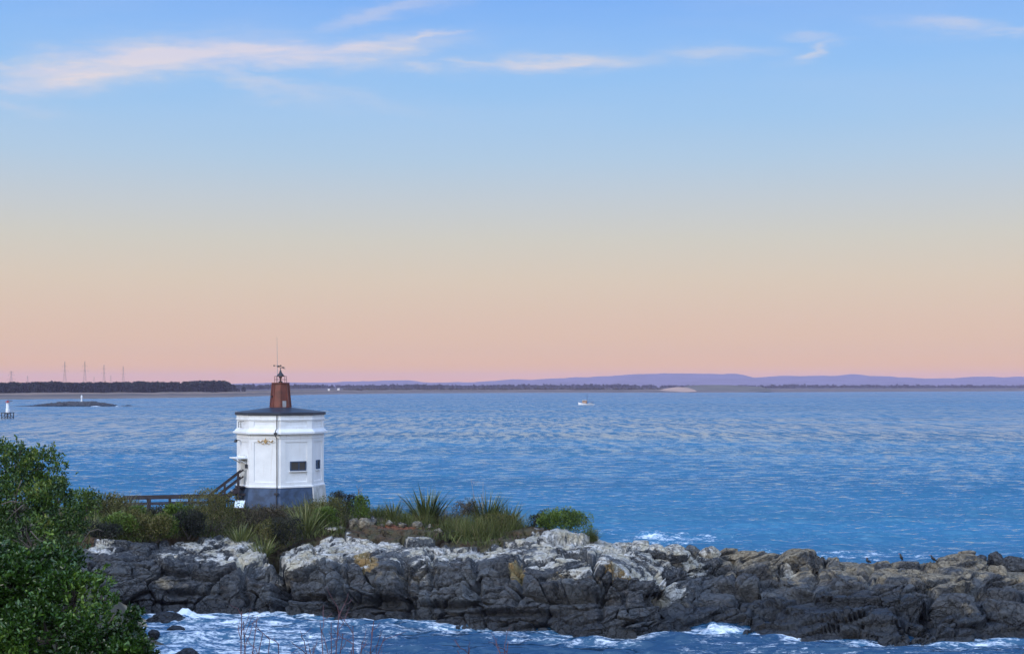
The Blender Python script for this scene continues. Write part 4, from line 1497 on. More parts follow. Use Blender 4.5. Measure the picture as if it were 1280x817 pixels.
boulder('boulder', 'pale squat boulder, right one of the pair above bare red soil', at_rock(457, 0, 84.5, 0.30), (1.05, 0.8, 0.95), 3, 0.32, 0.6, 0.7, 'pale boulders by the red soil')
boulder('boulder', 'pale upright boulder, left one of the pair above bare red soil', at_rock(442, 0, 84.8, 0.32), (0.8, 0.8, 1.0), 4, 0.30, 0.6, 0.7, 'pale boulders by the red soil')
boulder('boulder', 'narrow grey boulder leaning behind the pale pair near the bright green shrub', at_rock(466, 0, 85.5, 0.45), (0.55, 0.6, 1.15), 6, 0.25, 0.4, 0.6)
boulder('boulder', 'small cream boulder low on the slope below the yellow-green flax', at_rock(414, 0, 83.0, 0.15), (0.8, 0.7, 0.5), 8, 0.5, 0.6, 0.8)
boulder('boulder', 'tall upright pale boulder standing above the grey rubble', at_rock(888, 0, 79.0, 0.0), (1.45, 1.2, 1.25), 12, 0.55, 0.6, 0.6, rz=0.3)
boulder('boulder', 'dark brown rounded boulder beside the tall pale boulder', at_rock(866, 0, 79.2, 0.0), (1.5, 1.2, 1.0), 13, 0.15, 0.3, 0.4, tint=0.6)
for i, (px, Y, w, h, lab) in enumerate([(486, 83.6, 0.55, 0.40, 'small buff stone at the foot of the bare red soil, nearest the pale pair'), (503, 83.9, 0.75, 0.45, 'flat buff stone in the middle of the bare red soil'), (521, 83.4, 0.9, 0.5, 'broad buff stone at the right foot of the bare red soil'),
                                        (536, 83.8, 0.6, 0.5, 'grey stone under the big dark flax'), (427, 84.2, 0.7, 0.4, 'low buff stone left of the pale pair'), (548, 82.6, 0.8, 0.45, 'grey-white stone right of the bare red soil')]):
    boulder('boulder', lab, at_rock(px, 0, Y, h * 0.15), (w, w * 0.8, h), 80 + i, 0.3, 0.55, 0.8, 'small stones by the red soil', rz=i * 0.9, sub=4)
rub = [(776, 77.5, 1.5, 0.9, 'grey lichened boulder at the left end of the rubble, nearest the shrub'), (800, 76.5, 2.2, 1.0, 'broad grey lichened slab in the middle of the rubble'),
       (823, 76.0, 1.7, 1.0, 'knobbly grey lichened boulder in the rubble above the undercut'), (842, 75.6, 1.6, 0.95, 'white speckled boulder at the lower right of the rubble'),
       (812, 79.0, 1.4, 0.8, 'small grey boulder at the back of the rubble against the sea'), (786, 79.5, 1.3, 0.8, 'rounded grey boulder at the back of the rubble near the shrub'), (845, 78.5, 1.5, 0.8, 'flat grey boulder at the back of the rubble by the brown boulder')]
for i, (px, Y, w, h, lab) in enumerate(rub):
    boulder('boulder', lab, at_rock(px, 0, Y, -h * 0.12), (w, w * 0.8, h), 20 + i, 0.62, 0.1, 0.45, 'grey rubble boulders', rz=i * 1.1)
for i, (px, Y, w, h, lab) in enumerate([(1247, 79.3, 1.15, 1.25, 'dark rounded knob standing up near the right end of the ridge'), (1226, 78.8, 1.0, 0.9, 'dark low knob just left of the standing dark knob'),
                                        (1268, 79.0, 1.5, 1.1, 'dark boulder at the right edge of the ridge')]):
    boulder('boulder', lab, at_rock(px, 0, Y, h * 0.2), (w, w, h), 40 + i, 0, 0.05, 0.3, 'dark knobs at the right end', tint=0.1)
boulder('boulder', 'large flat-faced dark block at the waterline, left of two', at(1196, 770, 69.2), (2.9, 2.4, 2.3), 51, 0, 0.25, 0.9, 'dark blocks at the waterline', rz=0.2, sub=6, tint=0.3)
boulder('boulder', 'large slanted dark block at the waterline, right of two', at(1262, 773, 69.0), (3.4, 2.6, 2.2), 57, 0, 0.22, 0.9, 'dark blocks at the waterline', rz=-0.25, sub=6, tint=0.3)
for i, (px, py, w, h, lab) in enumerate([(193, 764, 1.3, 0.8, 'black wet rock on the sand beside the leafy bush'), (208, 774, 2.0, 0.8, 'largest black wet rock in the foam by the little beach'), (219, 787, 0.9, 0.45, 'small black rock in the foam off the little beach'),
                                         (193, 794, 0.75, 0.6, 'small pointed black rock in the foam by the leafy bush'), (236, 820, 1.6, 0.7, 'black rock in the foam at the bottom of the picture')]):
    Y = EYE * F / (py + 2 - HZ)
    boulder('boulder', lab, ((px - 640) / F * Y, Y, 0.10), (w, w * 0.8, h), 60 + i, 0, 0, 0.4, 'black rocks in the foam', tint=0.0)

# ================================================================== PLANTS
def unit(v):
    return v / (np.linalg.norm(v, axis=-1, keepdims=True) + 1e-9)


def leaves_mesh(name, P, D, L, W, mat, parent=None, tint=None, r=None, fold=0.25, loc=None):
    """n folded leaves: base points P, directions D, lengths L, widths W"""
    r = r or rng
    n = len(P)
    L = np.broadcast_to(L, (n,))[:, None]
    W = np.broadcast_to(W, (n,))[:, None]
    rnd = unit(r.normal(size=(n, 3)) + np.array([0, 0, 0.7]))
    S = unit(np.cross(D, rnd))
    U = np.cross(S, D)
    V = np.stack([P, P + D * L * 0.32 + S * W * 0.42 + U * W * fold, P + D * L * 0.70 + S * W * 0.46 + U * W * fold, P + D * L + U * W * 0.1,
                  P + D * L * 0.70 - S * W * 0.46 + U * W * fold, P + D * L * 0.32 - S * W * 0.42 + U * W * fold], 1).reshape(-1, 3)
    b = np.arange(n)[:, None] * 6
    Fc = np.concatenate([b + np.array([[0, 1, 2, 3]]), b + np.array([[0, 3, 4, 5]])])
    if tint is None:
        tint = r.random(n)
    return mesh_np(name, V, Fc, mat, parent, smooth=False, attrs=dict(tint=np.repeat(np.clip(tint, 0, 1), 6)), loc=loc)


def blades_mesh(name, B, az, lean, L, W, droop, mat, parent=None, tint=None, nseg=5, loc=None, r=None):
    """n sword-like blades: base B, azimuth, lean from vertical, length, width, droop"""
    r = r or rng
    n = len(B)
    h = np.stack([np.cos(az), np.sin(az), np.zeros(n)], 1)
    s = np.stack([-np.sin(az), np.cos(az), np.zeros(n)], 1)
    tw = r.uniform(-0.9, 0.9, n)
    s = unit(s * np.cos(tw)[:, None] + h * np.sin(tw)[:, None])
    rows = []
    p = B.astype(float).copy()
    ang = lean.copy()
    for k in range(nseg + 1):
        u = k / nseg
        w = W * (0.55 + 0.9 * u - 1.45 * u * u) if k < nseg else W * 0.02
        w = np.maximum(w, W * 0.04)
        rows.append(p - s * (w / 2)[:, None])
        rows.append(p + s * (w / 2)[:, None])
        d = h * np.sin(ang)[:, None] + np.array([0, 0, 1.0]) * np.cos(ang)[:, None]
        p = p + d * (L / nseg)[:, None]
        ang = ang + droop * (0.4 + 1.4 * u) / nseg
    V = np.stack(rows, 1).reshape(-1, 3)
    m = 2 * (nseg + 1)
    b = np.arange(n)[:, None] * m
    Fc = np.concatenate([b + np.array([[2 * k, 2 * k + 1, 2 * k + 3, 2 * k + 2]]) for k in range(nseg)])
    if tint is None:
        tint = r.random(n)
    return mesh_np(name, V, Fc, mat, parent, attrs=dict(tint=np.repeat(np.clip(tint, 0, 1), m)), loc=loc)


def flax(label, px, Y, h, n, seed, mat='flax', spread=0.75, group='flax clumps on the headland', width=0.075, stalk=0, sink=0.1):
    r = np.random.default_rng(seed)
    p = on_ground(px, Y, sink)
    root = thing('flax_bush', label, 'flax', p, group=group)
    rr = np.sqrt(r.random(n)) * 0.22 * h
    a0 = r.random(n) * 6.283
    B = np.stack([rr * np.cos(a0), rr * np.sin(a0), r.random(n) * 0.05], 1)
    az = a0 + r.normal(0, 0.5, n)
    lean = np.abs(r.normal(0.12, 0.30, n)) * spread + rr / h * 1.3 * spread
    L = h * r.uniform(0.6, 1.12, n)
    blades_mesh('leaf_fan', B, az, lean, L, width * r.uniform(0.6, 1.2, n), np.abs(r.normal(0.45, 0.4, n)), M[mat], root, r.beta(1.6, 1.8, n), r=r)
    m = n // 3
    a0 = r.random(m) * 6.283
    B = np.stack([0.3 * h * np.cos(a0) * r.random(m), 0.3 * h * np.sin(a0) * r.random(m), np.zeros(m)], 1)
    blades_mesh('dead_leaves', B, a0, r.uniform(0.8, 1.4, m), h * r.uniform(0.3, 0.7, m), width * r.uniform(0.5, 0.9, m), r.uniform(0.2, 1.0, m), M['flax_brown'], root, 0.5 + 0.5 * r.random(m), r=r)
    for k in range(stalk):
        b = MB()
        x, y = r.normal(0, 0.12 * h, 2)
        top = h * r.uniform(1.15, 1.35)
        b.tube([(x, y, 0), (x * 1.4, y * 1.2, top * 0.6), (x * 2 + 0.1, y, top)], [0.02, 0.018, 0.008], 5)
        b.build('flower_stalk', M['twig_grey'], root)
    return root


def shrub(label, px, Y, w, h, n, leaf, mat, seed,  cat='shrub', kind='shrub', group='low shrubs on the headland', lobes=14, depth=None, up=0.5, wl=0.45, sink=0.05, core=0.72, wispy=0.0):
    r = np.random.default_rng(seed)
    p = on_ground(px, Y, sink)
    w, h, leaf, n, lobes = w * 1.12, h * 1.15, leaf * 1.35, int(n * 0.8), int(lobes * 1.5)
    depth = depth or w * 0.8
    root = thing(kind, label, cat, p, group=group)
    # lobes spread over a dome
    la = r.random(lobes) * 6.283
    lr = np.sqrt(r.random(lobes)) * 0.62
    lx, ly = lr * np.cos(la), lr * np.sin(la)
    lz = (0.30 + 0.42 * (1 - lr ** 2) * r.uniform(0.75, 1.1, lobes)) * np.where(np.arange(lobes) % 3 == 0, 0.5, 1.0)
    lrad = r.uniform(0.17, 0.34, lobes)
    ci = r.integers(0, lobes, n)
    d = unit(r.normal(size=(n, 3)) * np.array([1, 1, 0.9]) + np.array([0, 0, 0.15]))
    rad = (core + (1.0 - core) * r.random(n) ** 0.6 + wispy * r.random(n) ** 4)
    Q = np.stack([lx[ci], ly[ci], lz[ci]], 1) + d * (lrad[ci] * rad)[:, None]
    Q[:, 2] = np.maximum(Q[:, 2], 0.02 + 0.1 * r.random(n))
    Q = Q * np.array([w / 2 * 1.12, depth / 2 * 1.12, h])
    D = unit(d + np.array([0, 0, up]) + r.normal(0, 0.45, (n, 3)))
    ltint = r.uniform(-0.3, 0.3, lobes)
    tint = np.clip(r.beta(2, 2.4, n) + ltint[ci], 0, 1)
    leaves_mesh('foliage', Q, D, leaf * r.uniform(0.6, 1.3, n), leaf * wl * r.uniform(0.7, 1.2, n), M[mat], root, tint, r)
    b = MB()
    for k in range(7):
        j = k % lobes
        tip = Vector((lx[j] * w / 2, ly[j] * depth / 2, lz[j] * h))
        b.tube([(0.05 * math.cos(k), 0.05 * math.sin(k), -0.1), tip * 0.5 + Vector((0, 0, -0.05 * h)), tip], [0.035, 0.025, 0.012], 5)
    b.build('stems', M['bark'], root)
    return root


def tussock(label, px, Y, w, h, n, seed, group='grass tussocks on the headland', mat='grass', width=0.02, sink=0.05):
    r = np.random.default_rng(seed)
    root = thing('grass_tussock', label, 'grass', on_ground(px, Y, sink), group=group)
    a = r.random(n) * 6.283
    rr = np.sqrt(r.random(n)) * w / 2
    B = np.stack([rr * np.cos(a), rr * np.sin(a) * 0.8, np.zeros(n)], 1)
    lean = np.abs(r.normal(0.30, 0.38, n)) + rr / w * 0.4
    patch = 0.3 * np.sin(B[:, 0] * 3 + seed) * np.cos(B[:, 1] * 2.3)
    blades_mesh('grass_blades', B, r.normal(0.4, 1.6, n), lean, h * r.uniform(0.35, 1.15, n), np.full(n, width) * r.uniform(0.6, 1.4, n), np.abs(r.normal(0.7, 0.5, n)), M[mat], root, np.clip(r.beta(2, 2, n) + patch, 0, 1), 4, r=r)
    b = MB()
    b.rings([[Vector((w * 0.30 * k_ * math.cos(t), w * 0.26 * k_ * math.sin(t), z)) for t in [6.283 * i / 10 for i in range(10)]] for k_, z in ((1, -0.1), (0.9, 0.06), (0.5, 0.16))])
    b.build('root_crown', M['shrub_brown'] if False else M['bark'], root)
    return root


# from the boardwalk end across to the lighthouse
tussock('tall brown seeding grass at the landward end of the boardwalk', 138, 87.5, 3.0, 2.3, 420, 101, mat='flax_brown', width=0.05)
shrub('grey-green bush in front of the seeding grass', 142, 85.5, 3.0, 1.9, 4200, 0.09, 'shrub_olive', 141)
shrub('dark bush filling the gap between the seeding grass and the boardwalk', 172, 86.8, 2.2, 1.05, 3200, 0.09, 'shrub_green', 142)
tussock('brown grass clump under the left end of the boardwalk rail', 158, 88.0, 2.0, 1.5, 500, 102, mat='flax_brown', width=0.03)
shrub('dark green shrub beside the large leafy tree', 104, 84.0, 2.6, 2.4, 3200, 0.11, 'shrub_green', 103)
flax('drooping green flax between the big tree and the boardwalk', 150, 83.5, 1.7, 150, 104, spread=1.3)
flax('pale streaked green flax above the left end of the rock', 128, 81.0, 1.7, 130, 105, spread=1.5)
flax('green flax in front of the boardwalk posts', 178, 84.5, 1.3, 130, 106, spread=1.2)
shrub('dark rounded shrub above the left end of the white rock', 168, 81.2, 2.6, 1.6, 3000, 0.09, 'shrub_olive', 107)
shrub('low dark shrub at the top of the left rock face', 128, 79.2, 2.4, 1.2, 2400, 0.09, 'shrub_dark', 108)
shrub('deep green shrub below the middle of the boardwalk', 206, 85.0, 2.3, 1.25, 3000, 0.09, 'shrub_dark', 109)
shrub('leafy green shrub standing up before the boardwalk', 222, 84.0, 1.9, 1.55, 2600, 0.14, 'shrub_green', 110, wispy=0.5)
shrub('dark green shrub at the foot of the leafy one', 205, 81.6, 2.3, 1.3, 2600, 0.09, 'shrub_green', 111)
shrub('large rounded olive shrub left of the lighthouse plinth', 262, 84.5, 4.0, 2.35, 8000, 0.075, 'shrub_olive', 112, lobes=26, core=0.8)
shrub('brown twiggy shrub under the lighthouse plinth', 318, 85.5, 3.2, 1.6, 5200, 0.07, 'shrub_brown', 113, lobes=20)
shrub('grey-brown shrub just left of the spiky flax under the lighthouse', 350, 86.5, 2.6, 1.35, 4000, 0.07, 'shrub_brown', 114)
flax('olive flax at the edge of the white rock under the plinth', 300, 82.0, 1.5, 110, 115, spread=1.0)
flax('low spiky yellow flax above the dark cleft', 328, 79.8, 1.45, 110, 116, spread=1.5)
flax('yellow-green spiky flax in front of the lighthouse plinth', 383, 83.5, 2.25, 150, 117, spread=1.15)
shrub('dark brown brush beside the yellow-green flax', 358, 82.0, 2.2, 1.5, 3200, 0.08, 'shrub_dark', 118)
shrub('tawny brush right of the yellow-green flax', 410, 86.0, 2.6, 1.55, 4200, 0.07, 'shrub_olive', 119)
tussock('dry tawny grass by the right foot of the lighthouse', 398, 87.5, 2.4, 1.9, 800, 120, mat='grass')
shrub('blackish round shrub at the right foot of the lighthouse', 424, 89.5, 1.5, 1.5, 2400, 0.07, 'shrub_dark', 121)
shrub('purplish dark shrub beside the bright green shrub', 436, 90.0, 1.3, 1.2, 2000, 0.07, 'shrub_dark', 122)
shrub('bright green shrub right of the lighthouse', 450, 86.5, 1.35, 1.55, 3000, 0.08, 'shrub_green', 123, core=0.8)
tussock('low olive grass left of the big flax', 472, 87.5, 2.2, 1.1, 700, 124)
flax('small upright flax left of the big flax', 491, 87.5, 1.55, 50, 125, spread=0.7)
flax('big dark green flax fanning out against the sea', 534, 86.5, 2.45, 230, 126, mat='flax_dark', spread=1.3, width=0.11)
tussock('brown grass below the big dark flax', 520, 85.2, 2.6, 1.0, 800, 127)
tussock('tawny grass mound between the two big flaxes', 560, 86.0, 2.4, 1.3, 900, 128, mat='flax_brown')
shrub('dead brown shrub between the two big flaxes', 584, 86.0, 2.3, 1.55, 3200, 0.07, 'shrub_brown', 129)
flax('tall flax with a flower stalk near the end of the greenery', 608, 86.0, 2.35, 200, 130, mat='flax_dark', spread=1.05, stalk=2, width=0.105)
flax('flax leaning over the sea right of the stalked flax', 634, 85.5, 1.9, 150, 131, mat='flax_dark', spread=1.25, width=0.095)
tussock('large olive grass mound spilling onto the white rock', 606, 81.3, 3.4, 1.6, 1800, 132)
tussock('grass mound under the leaning flax', 640, 82.5, 2.4, 1.4, 1100, 133)
tussock('dull grass tuft left of the large mound', 575, 83.5, 2.4, 1.2, 900, 134)
shrub('low hebe bush at the end of the greenery', 704, 81.8, 3.5, 1.45, 9000, 0.085, 'shrub_green', 135, lobes=30, core=0.8)
shrub('dark burrowed bush at the left side of the hebe', 674, 81.8, 1.2, 1.2, 1800, 0.07, 'shrub_dark', 136)
tussock('green grass tuft hanging down at the right of the hebe', 738, 79.3, 0.8, 0.95, 500, 137)


shrub('round green bush spilling over the left end of the white rock', 150, 80.6, 2.4, 1.5, 4200, 0.09, 'shrub_green', 151)
shrub('olive bush overhanging the white rock below the boardwalk', 196, 81.0, 2.8, 1.4, 4800, 0.08, 'shrub_olive', 152)
shrub('dark leafy bush at the edge of the white rock beside the big olive shrub', 236, 82.3, 2.2, 1.5, 3800, 0.09, 'shrub_dark', 153)
flax('broad green flax between the leafy shrub and the big olive shrub', 240, 83.6, 1.6, 150, 154, spread=1.3)
flax('green flax hanging over the rock beside the glossy bush', 116, 80.6, 1.7, 150, 155, spread=1.5)
shrub('tawny olive bush above the dark cleft', 338, 82.2, 2.4, 1.5, 4200, 0.08, 'shrub_olive', 156)
shrub('small green bush in front of the right foot of the lighthouse', 404, 84.6, 1.8, 1.2, 3000, 0.08, 'shrub_green', 157)
shrub('olive bush tucked under the stalked flax', 622, 82.2, 2.6, 1.25, 4200, 0.075, 'shrub_olive', 158)
tussock('small dry tuft on the upper edge of the bare red soil', 497, 85.6, 1.2, 0.7, 260, 143)
tussock('small green tuft on the bare red soil beside the flat stone', 514, 84.4, 0.8, 0.5, 180, 144)
tussock('dry tuft between the pale pair of boulders and the red soil', 477, 84.6, 0.8, 0.5, 160, 145)


def dead_twig():
    p = on_ground(448, 88.5, 0.1)
    root = thing('dead_bush', 'pale bare twiggy bush standing behind the bright green shrub', 'bush', p)
    r = random.Random(5)
    b = MB()
    b.tube([(0, 0, 0), (0.03, 0, 1.0), (0.0, 0, 1.7)], [0.035, 0.025, 0.018], 5)
    b.build('stem', M['twig_grey'], root)
    for k in range(14):
        b = MB()
        z0 = r.uniform(1.0, 1.75)
        a = r.random() * 6.28
        q = Vector((0.01, 0, z0))
        pts = [q]
        for i in range(3):
            q = q + Vector((math.cos(a) * 0.09, math.sin(a) * 0.09, 0.13)) + Vector((r.uniform(-.04, .04), r.uniform(-.04, .04), 0))
            pts.append(q)
        b.tube(pts, [0.014, 0.012, 0.010, 0.008], 4)
        b.build('twig', M['twig_grey'], root)


dead_twig()


def ground_cover():
    r = np.random.default_rng(303)
    n = 15000
    px = r.uniform(70, 735, n)
    Y = r.uniform(78, 99, n)
    ys, zs = ledge_profile(px)
    z = np.array([np.interp(Y[i], ys[i], zs[i]) for i in range(n)])
    keep = (px < 655) & (Y > ys[:, 4] + 0.2) & (Y < ys[:, 6]) & ~((np.abs(px - 478) < 46) & (Y < 87))
    px, Y, z = px[keep], Y[keep], z[keep]
    n = len(px)
    X = (px - 640) / F * Y
    patch = fbm(np.stack([X * 0.5, Y * 0.5, X * 0], 1), 3, 8)
    o = blades_mesh('ground_cover', np.stack([X, Y, z - 0.08], 1), r.random(n) * 6.283, np.abs(r.normal(0.4, 0.3, n)), 0.62 * r.uniform(0.5, 1.2, n) * (1 + 0.3 * patch), 0.06 * r.uniform(0.6, 1.5, n), np.abs(r.normal(0.8, 0.4, n)), M['grass'], None, np.clip(r.beta(2, 2.5, n) + patch * 0.35, 0, 1), 4, r=r)
    tag(o, 'rough olive grass covering the top of the headland', 'grass', kind='stuff')


ground_cover()


def hillside_scrub():
    r = np.random.default_rng(404)
    n = 60000
    X = r.uniform(-60, -7, n)
    Y = r.uniform(12, 104, n)
    z = hill_z(X, Y)
    cl = fbm(np.stack([X * 0.35, Y * 0.35, X * 0], 1), 4, 405)
    keep = (z > 1.0) & (r.random(n) < 0.5 + 0.8 * cl)
    X, Y, z, cl = X[keep], Y[keep], z[keep], cl[keep]
    n = len(X)
    hgt = np.clip(0.35 + 1.3 * cl, 0.1, 1.4)
    P = np.stack([X, Y, z + hgt * r.random(n) ** 0.6], 1)
    D = unit(r.normal(size=(n, 3)) + np.array([0, 0, 0.5]))
    o = leaves_mesh('hillside_scrub', P, D, 0.30 * r.uniform(0.5, 1.3, n), 0.13 * r.uniform(0.6, 1.2, n), M['shrub_green'], None, np.clip(r.beta(2, 2.5, n) + 0.3 * cl, 0, 1), r)
    tag(o, 'low tangled scrub covering the hillside', 'scrub', kind='stuff')


hillside_scrub()


# ------------------------------------------------------------------ leafy trees close to the viewer
def leafy_tree(name, label, base, lobes, n, leaf, mat, seed, spray=7, twig_n=60, bare=(), group=None):
    """lobes: (x, y, z, rx, ry, rz) in world metres"""
    r = np.random.default_rng(seed)
    base = Vector(base)
    root = thing(name, label, 'tree', base, group=group)
    Lb = np.array(lobes, float)
    area = Lb[:, 3] * Lb[:, 5]
    ci = r.choice(len(Lb), n, p=area / area.sum())
    d = unit(r.normal(size=(n, 3)) + np.array([0.1, -0.55, 0.35]))
    bumpy = 1 + 0.22 * fbm(d * 2.2 + ci[:, None] * 3.7, 3, seed)
    rad = (0.55 + 0.45 * r.random(n) ** 0.45) * bumpy
    rad = rad * np.where(r.random(n) < 0.07, r.uniform(1.05, 1.28, n), 1.0)
    T = Lb[ci, :3] + d * Lb[ci, 3:6] * rad[:, None]
    holes = fbm(T * 1.5, 3, seed + 21)
    keep = (holes > (-0.36 if name == 'glossy_bush' else -0.24)) | (r.random(n) < 0.15)
    T, d, ci, rad = T[keep], d[keep], ci[keep], rad[keep]
    n = len(T)
    # each tip carries a rosette of leaves
    td = unit(d * 0.7 + np.array([0.15, -0.1, 0.75]) + r.normal(0, 0.3, (n, 3)))
    P = np.repeat(T, spray, 0)
    TD = np.repeat(td, spray, 0)
    m = len(P)
    D = unit(TD * r.uniform(0.3, 1.1, m)[:, None] + unit(r.normal(size=(m, 3))) * 0.85)
    P = P - TD * (r.random(m) * leaf * 1.3)[:, None]
    cl = fbm(T * 1.1, 3, seed + 4)
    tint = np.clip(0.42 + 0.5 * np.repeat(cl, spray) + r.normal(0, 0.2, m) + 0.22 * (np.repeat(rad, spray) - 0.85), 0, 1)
    leaves_mesh('crown', P - np.array(base), D, leaf * r.uniform(0.55, 1.2, m), leaf * 0.40 * r.uniform(0.7, 1.2, m), M[mat], root, tint, r, fold=0.18)
    b = MB()
    top = Vector(Lb[:, :3].mean(0)) - base
    mid = top * 0.45 + Vector((0.15, 0.1, 0))
    b.tube([(0, 0, -0.4), mid * 0.5, mid, top], [0.16, 0.13, 0.10, 0.06], 8)
    b.build('trunk', M['bark'], root, smooth=True)
    for k in range(len(Lb)):
        tip = Vector(Lb[k, :3]) - base
        b = MB()
        w = Vector(r.normal(0, 0.15, 3))
        b.tube([mid * 0.8, (mid + tip) * 0.5 + w, tip, tip + (tip - mid).normalized() * Lb[k, 3] * 0.5], [0.07, 0.05, 0.03, 0.012], 6)
        b.build('limb', M['bark'], root, smooth=True)
    tw = MB()
    for k in range(twig_n):
        i = int(r.integers(0, n))
        tip = Vector(T[i]) - base
        c = Vector(Lb[ci[i], :3]) - base
        w = Vector(r.normal(0, 0.08, 3))
        tw.tube([c, (c + tip) * 0.5 + w, tip], [0.018, 0.012, 0.005], 4, False)
    tag(tw.build('twigs', M['bark'], root), kind='stuff')
    for pts, rr in bare:
        b = MB()
        b.tube([Vector(p) - base for p in pts], rr, 6)
        b.build('bare_branch', M['bark'], root, smooth=True)
    return root


def L_(px, py, Y, rx, ry=None, rz=None):
    p = at(px, py, Y)
    k = Y / F
    ry = ry or rx
    return (p.x, p.y, p.z, rx * k, ry * k * 1.0, (rz or rx) * k)


back_lobes = [L_(20, 588, 46, 44, 40, 40), L_(52, 592, 45, 34, 34, 38), L_(-30, 600, 46, 60), L_(70, 634, 43, 34, 36, 36), L_(22, 640, 43, 50, 40, 48), L_(84, 655, 42, 26, 30, 30), L_(40, 685, 41, 46, 40, 42), L_(-30, 680, 42, 60), L_(90, 690, 41, 24, 26, 24),
              L_(60, 608, 44.5, 26, 26, 26), L_(-20, 568, 47, 40, 36, 22)]
bx = at(20, 700, 43)
back_bare = []
for pts in ([(96, 694), (104, 676), (112, 664), (122, 661), (130, 664)], [(30, 630), (18, 640), (6, 652)], [(27, 600), (22, 612), (20, 622)], [(38, 663), (48, 674), (62, 680)], [(2, 630), (14, 626), (28, 628), (30, 622)]):
    back_bare.append(([tuple(at(x, y, 40.2)) for x, y in pts], [0.020 - 0.013 * i / (len(pts) - 1) for i in range(len(pts))]))
leafy_tree('broadleaf_tree', 'tall rounded green tree standing behind the glossy bush at the left edge', (bx.x, 44, float(hill_z(np.array([bx.x]), np.array([44.0]))[0]) - 0.2), back_lobes, 7000, 0.115, 'leaf_back', 201, 6, 160, back_bare)

near_lobes = [L_(30, 735, 22, 70, 60, 56), L_(92, 752, 21.5, 52, 50, 46), L_(135, 785, 21, 44, 46, 40), L_(60, 800, 21, 75, 60, 55), L_(-40, 760, 22, 80), L_(165, 815, 20.5, 32, 36, 26), L_(110, 830, 20.5, 60, 50, 40), L_(10, 840, 21, 80, 60, 50),
              L_(-10, 700, 22.5, 50, 44, 30), L_(70, 705, 22.5, 34, 34, 26), L_(125, 752, 21.5, 26, 28, 18), L_(150, 845, 20.5, 50, 44, 36)]
nx = at(60, 800, 21.5)
leafy_tree('glossy_bush', 'dark glossy-leaved bush filling the lower left corner above the foam', (nx.x, 21.6, float(hill_z(np.array([nx.x]), np.array([21.6]))[0]) - 0.2), near_lobes, 9500, 0.085, 'leaf_near', 202, 8, 120)


# ------------------------------------------------------------------ bare red-brown shrubs just below the viewer
def bare_shrub(label, px, Y, spots, seed):
    X = (px - 640) / F * Y
    gz = float(hill_z(np.array([X]), np.array([Y]))[0])
    base = Vector((X, Y, gz - 0.1))
    root = thing('bare_shrub', label, 'shrub', base, group='leafless shrubs below the viewpoint')
    r = random.Random(seed)
    tw = MB()
    for (x, y) in spots:
        tip = at(x, y, Y + r.uniform(-0.5, 0.5)) - base
        q = Vector((r.uniform(-.15, .15), r.uniform(-.15, .15), 0))
        pts, rad = [], []
        n = 9
        for i in range(n):
            u = i / (n - 1)
            wob = 0.085 * u * (1 - 0.35 * u)
            pts.append(q * (1 - u) + Vector((tip.x * u ** 1.7, tip.y * u, tip.z * u)) + Vector((r.uniform(-wob, wob), r.uniform(-wob, wob), r.uniform(-wob, wob) * 0.4)))
            rad.append(0.014 * (1 - u) + 0.0038)
        b = MB()
        b.tube(pts, rad, 5)
        b.build('stem', M['twig_red'], root)
        for k in range(9):
            i = r.randint(4, n - 2)
            p = pts[i].lerp(pts[i + 1], r.random())
            d = (pts[i + 1] - pts[i]).normalized()
            a = Vector((r.uniform(-1, 1), r.uniform(-1, 1), r.uniform(-0.1, 0.9))).normalized()
            sp = [p]
            l = r.uniform(0.10, 0.30)
            for j in range(4):
                sp.append(sp[-1] + (d * 0.5 + a).normalized() * l / 4 + Vector((r.uniform(-.02, .02), r.uniform(-.02, .02), r.uniform(-.01, .03))))
            tw.tube(sp, [0.0045, 0.004, 0.0035, 0.003, 0.002], 4, False)
            if r.random() < 0.7:
                p2 = sp[2]
                a2 = Vector((r.uniform(-1, 1), r.uniform(-1, 1), r.uniform(0, 1))).normalized()
                tw.tube([p2, p2 + a2 * 0.06, p2 + a2 * 0.12 + Vector((r.uniform(-.02, .02), 0, .02))], [0.003, 0.0028, 0.002], 4, False)
    tag(tw.build('twigs', M['twig_red'], root), kind='stuff')


bare_shrub('leafless shrub with two upright crooked stems above the foam', 318, 14.5, [(302, 766), (311, 778), (318, 771), (326, 790), (338, 798), (350, 806)], 3)
bare_shrub('leafless red-brown shrub with many spreading twigs', 420, 14.0, [(378, 800), (398, 786), (415, 778), (421, 766), (430, 790), (446, 782), (452, 800), (472, 774), (480, 794), (408, 802), (440, 806), (388, 808)], 4)
bare_shrub('lone thin leafless shrub right of the spreading one', 605, 14.0, [(584, 806), (630, 803), (633, 812), (576, 810)], 9)

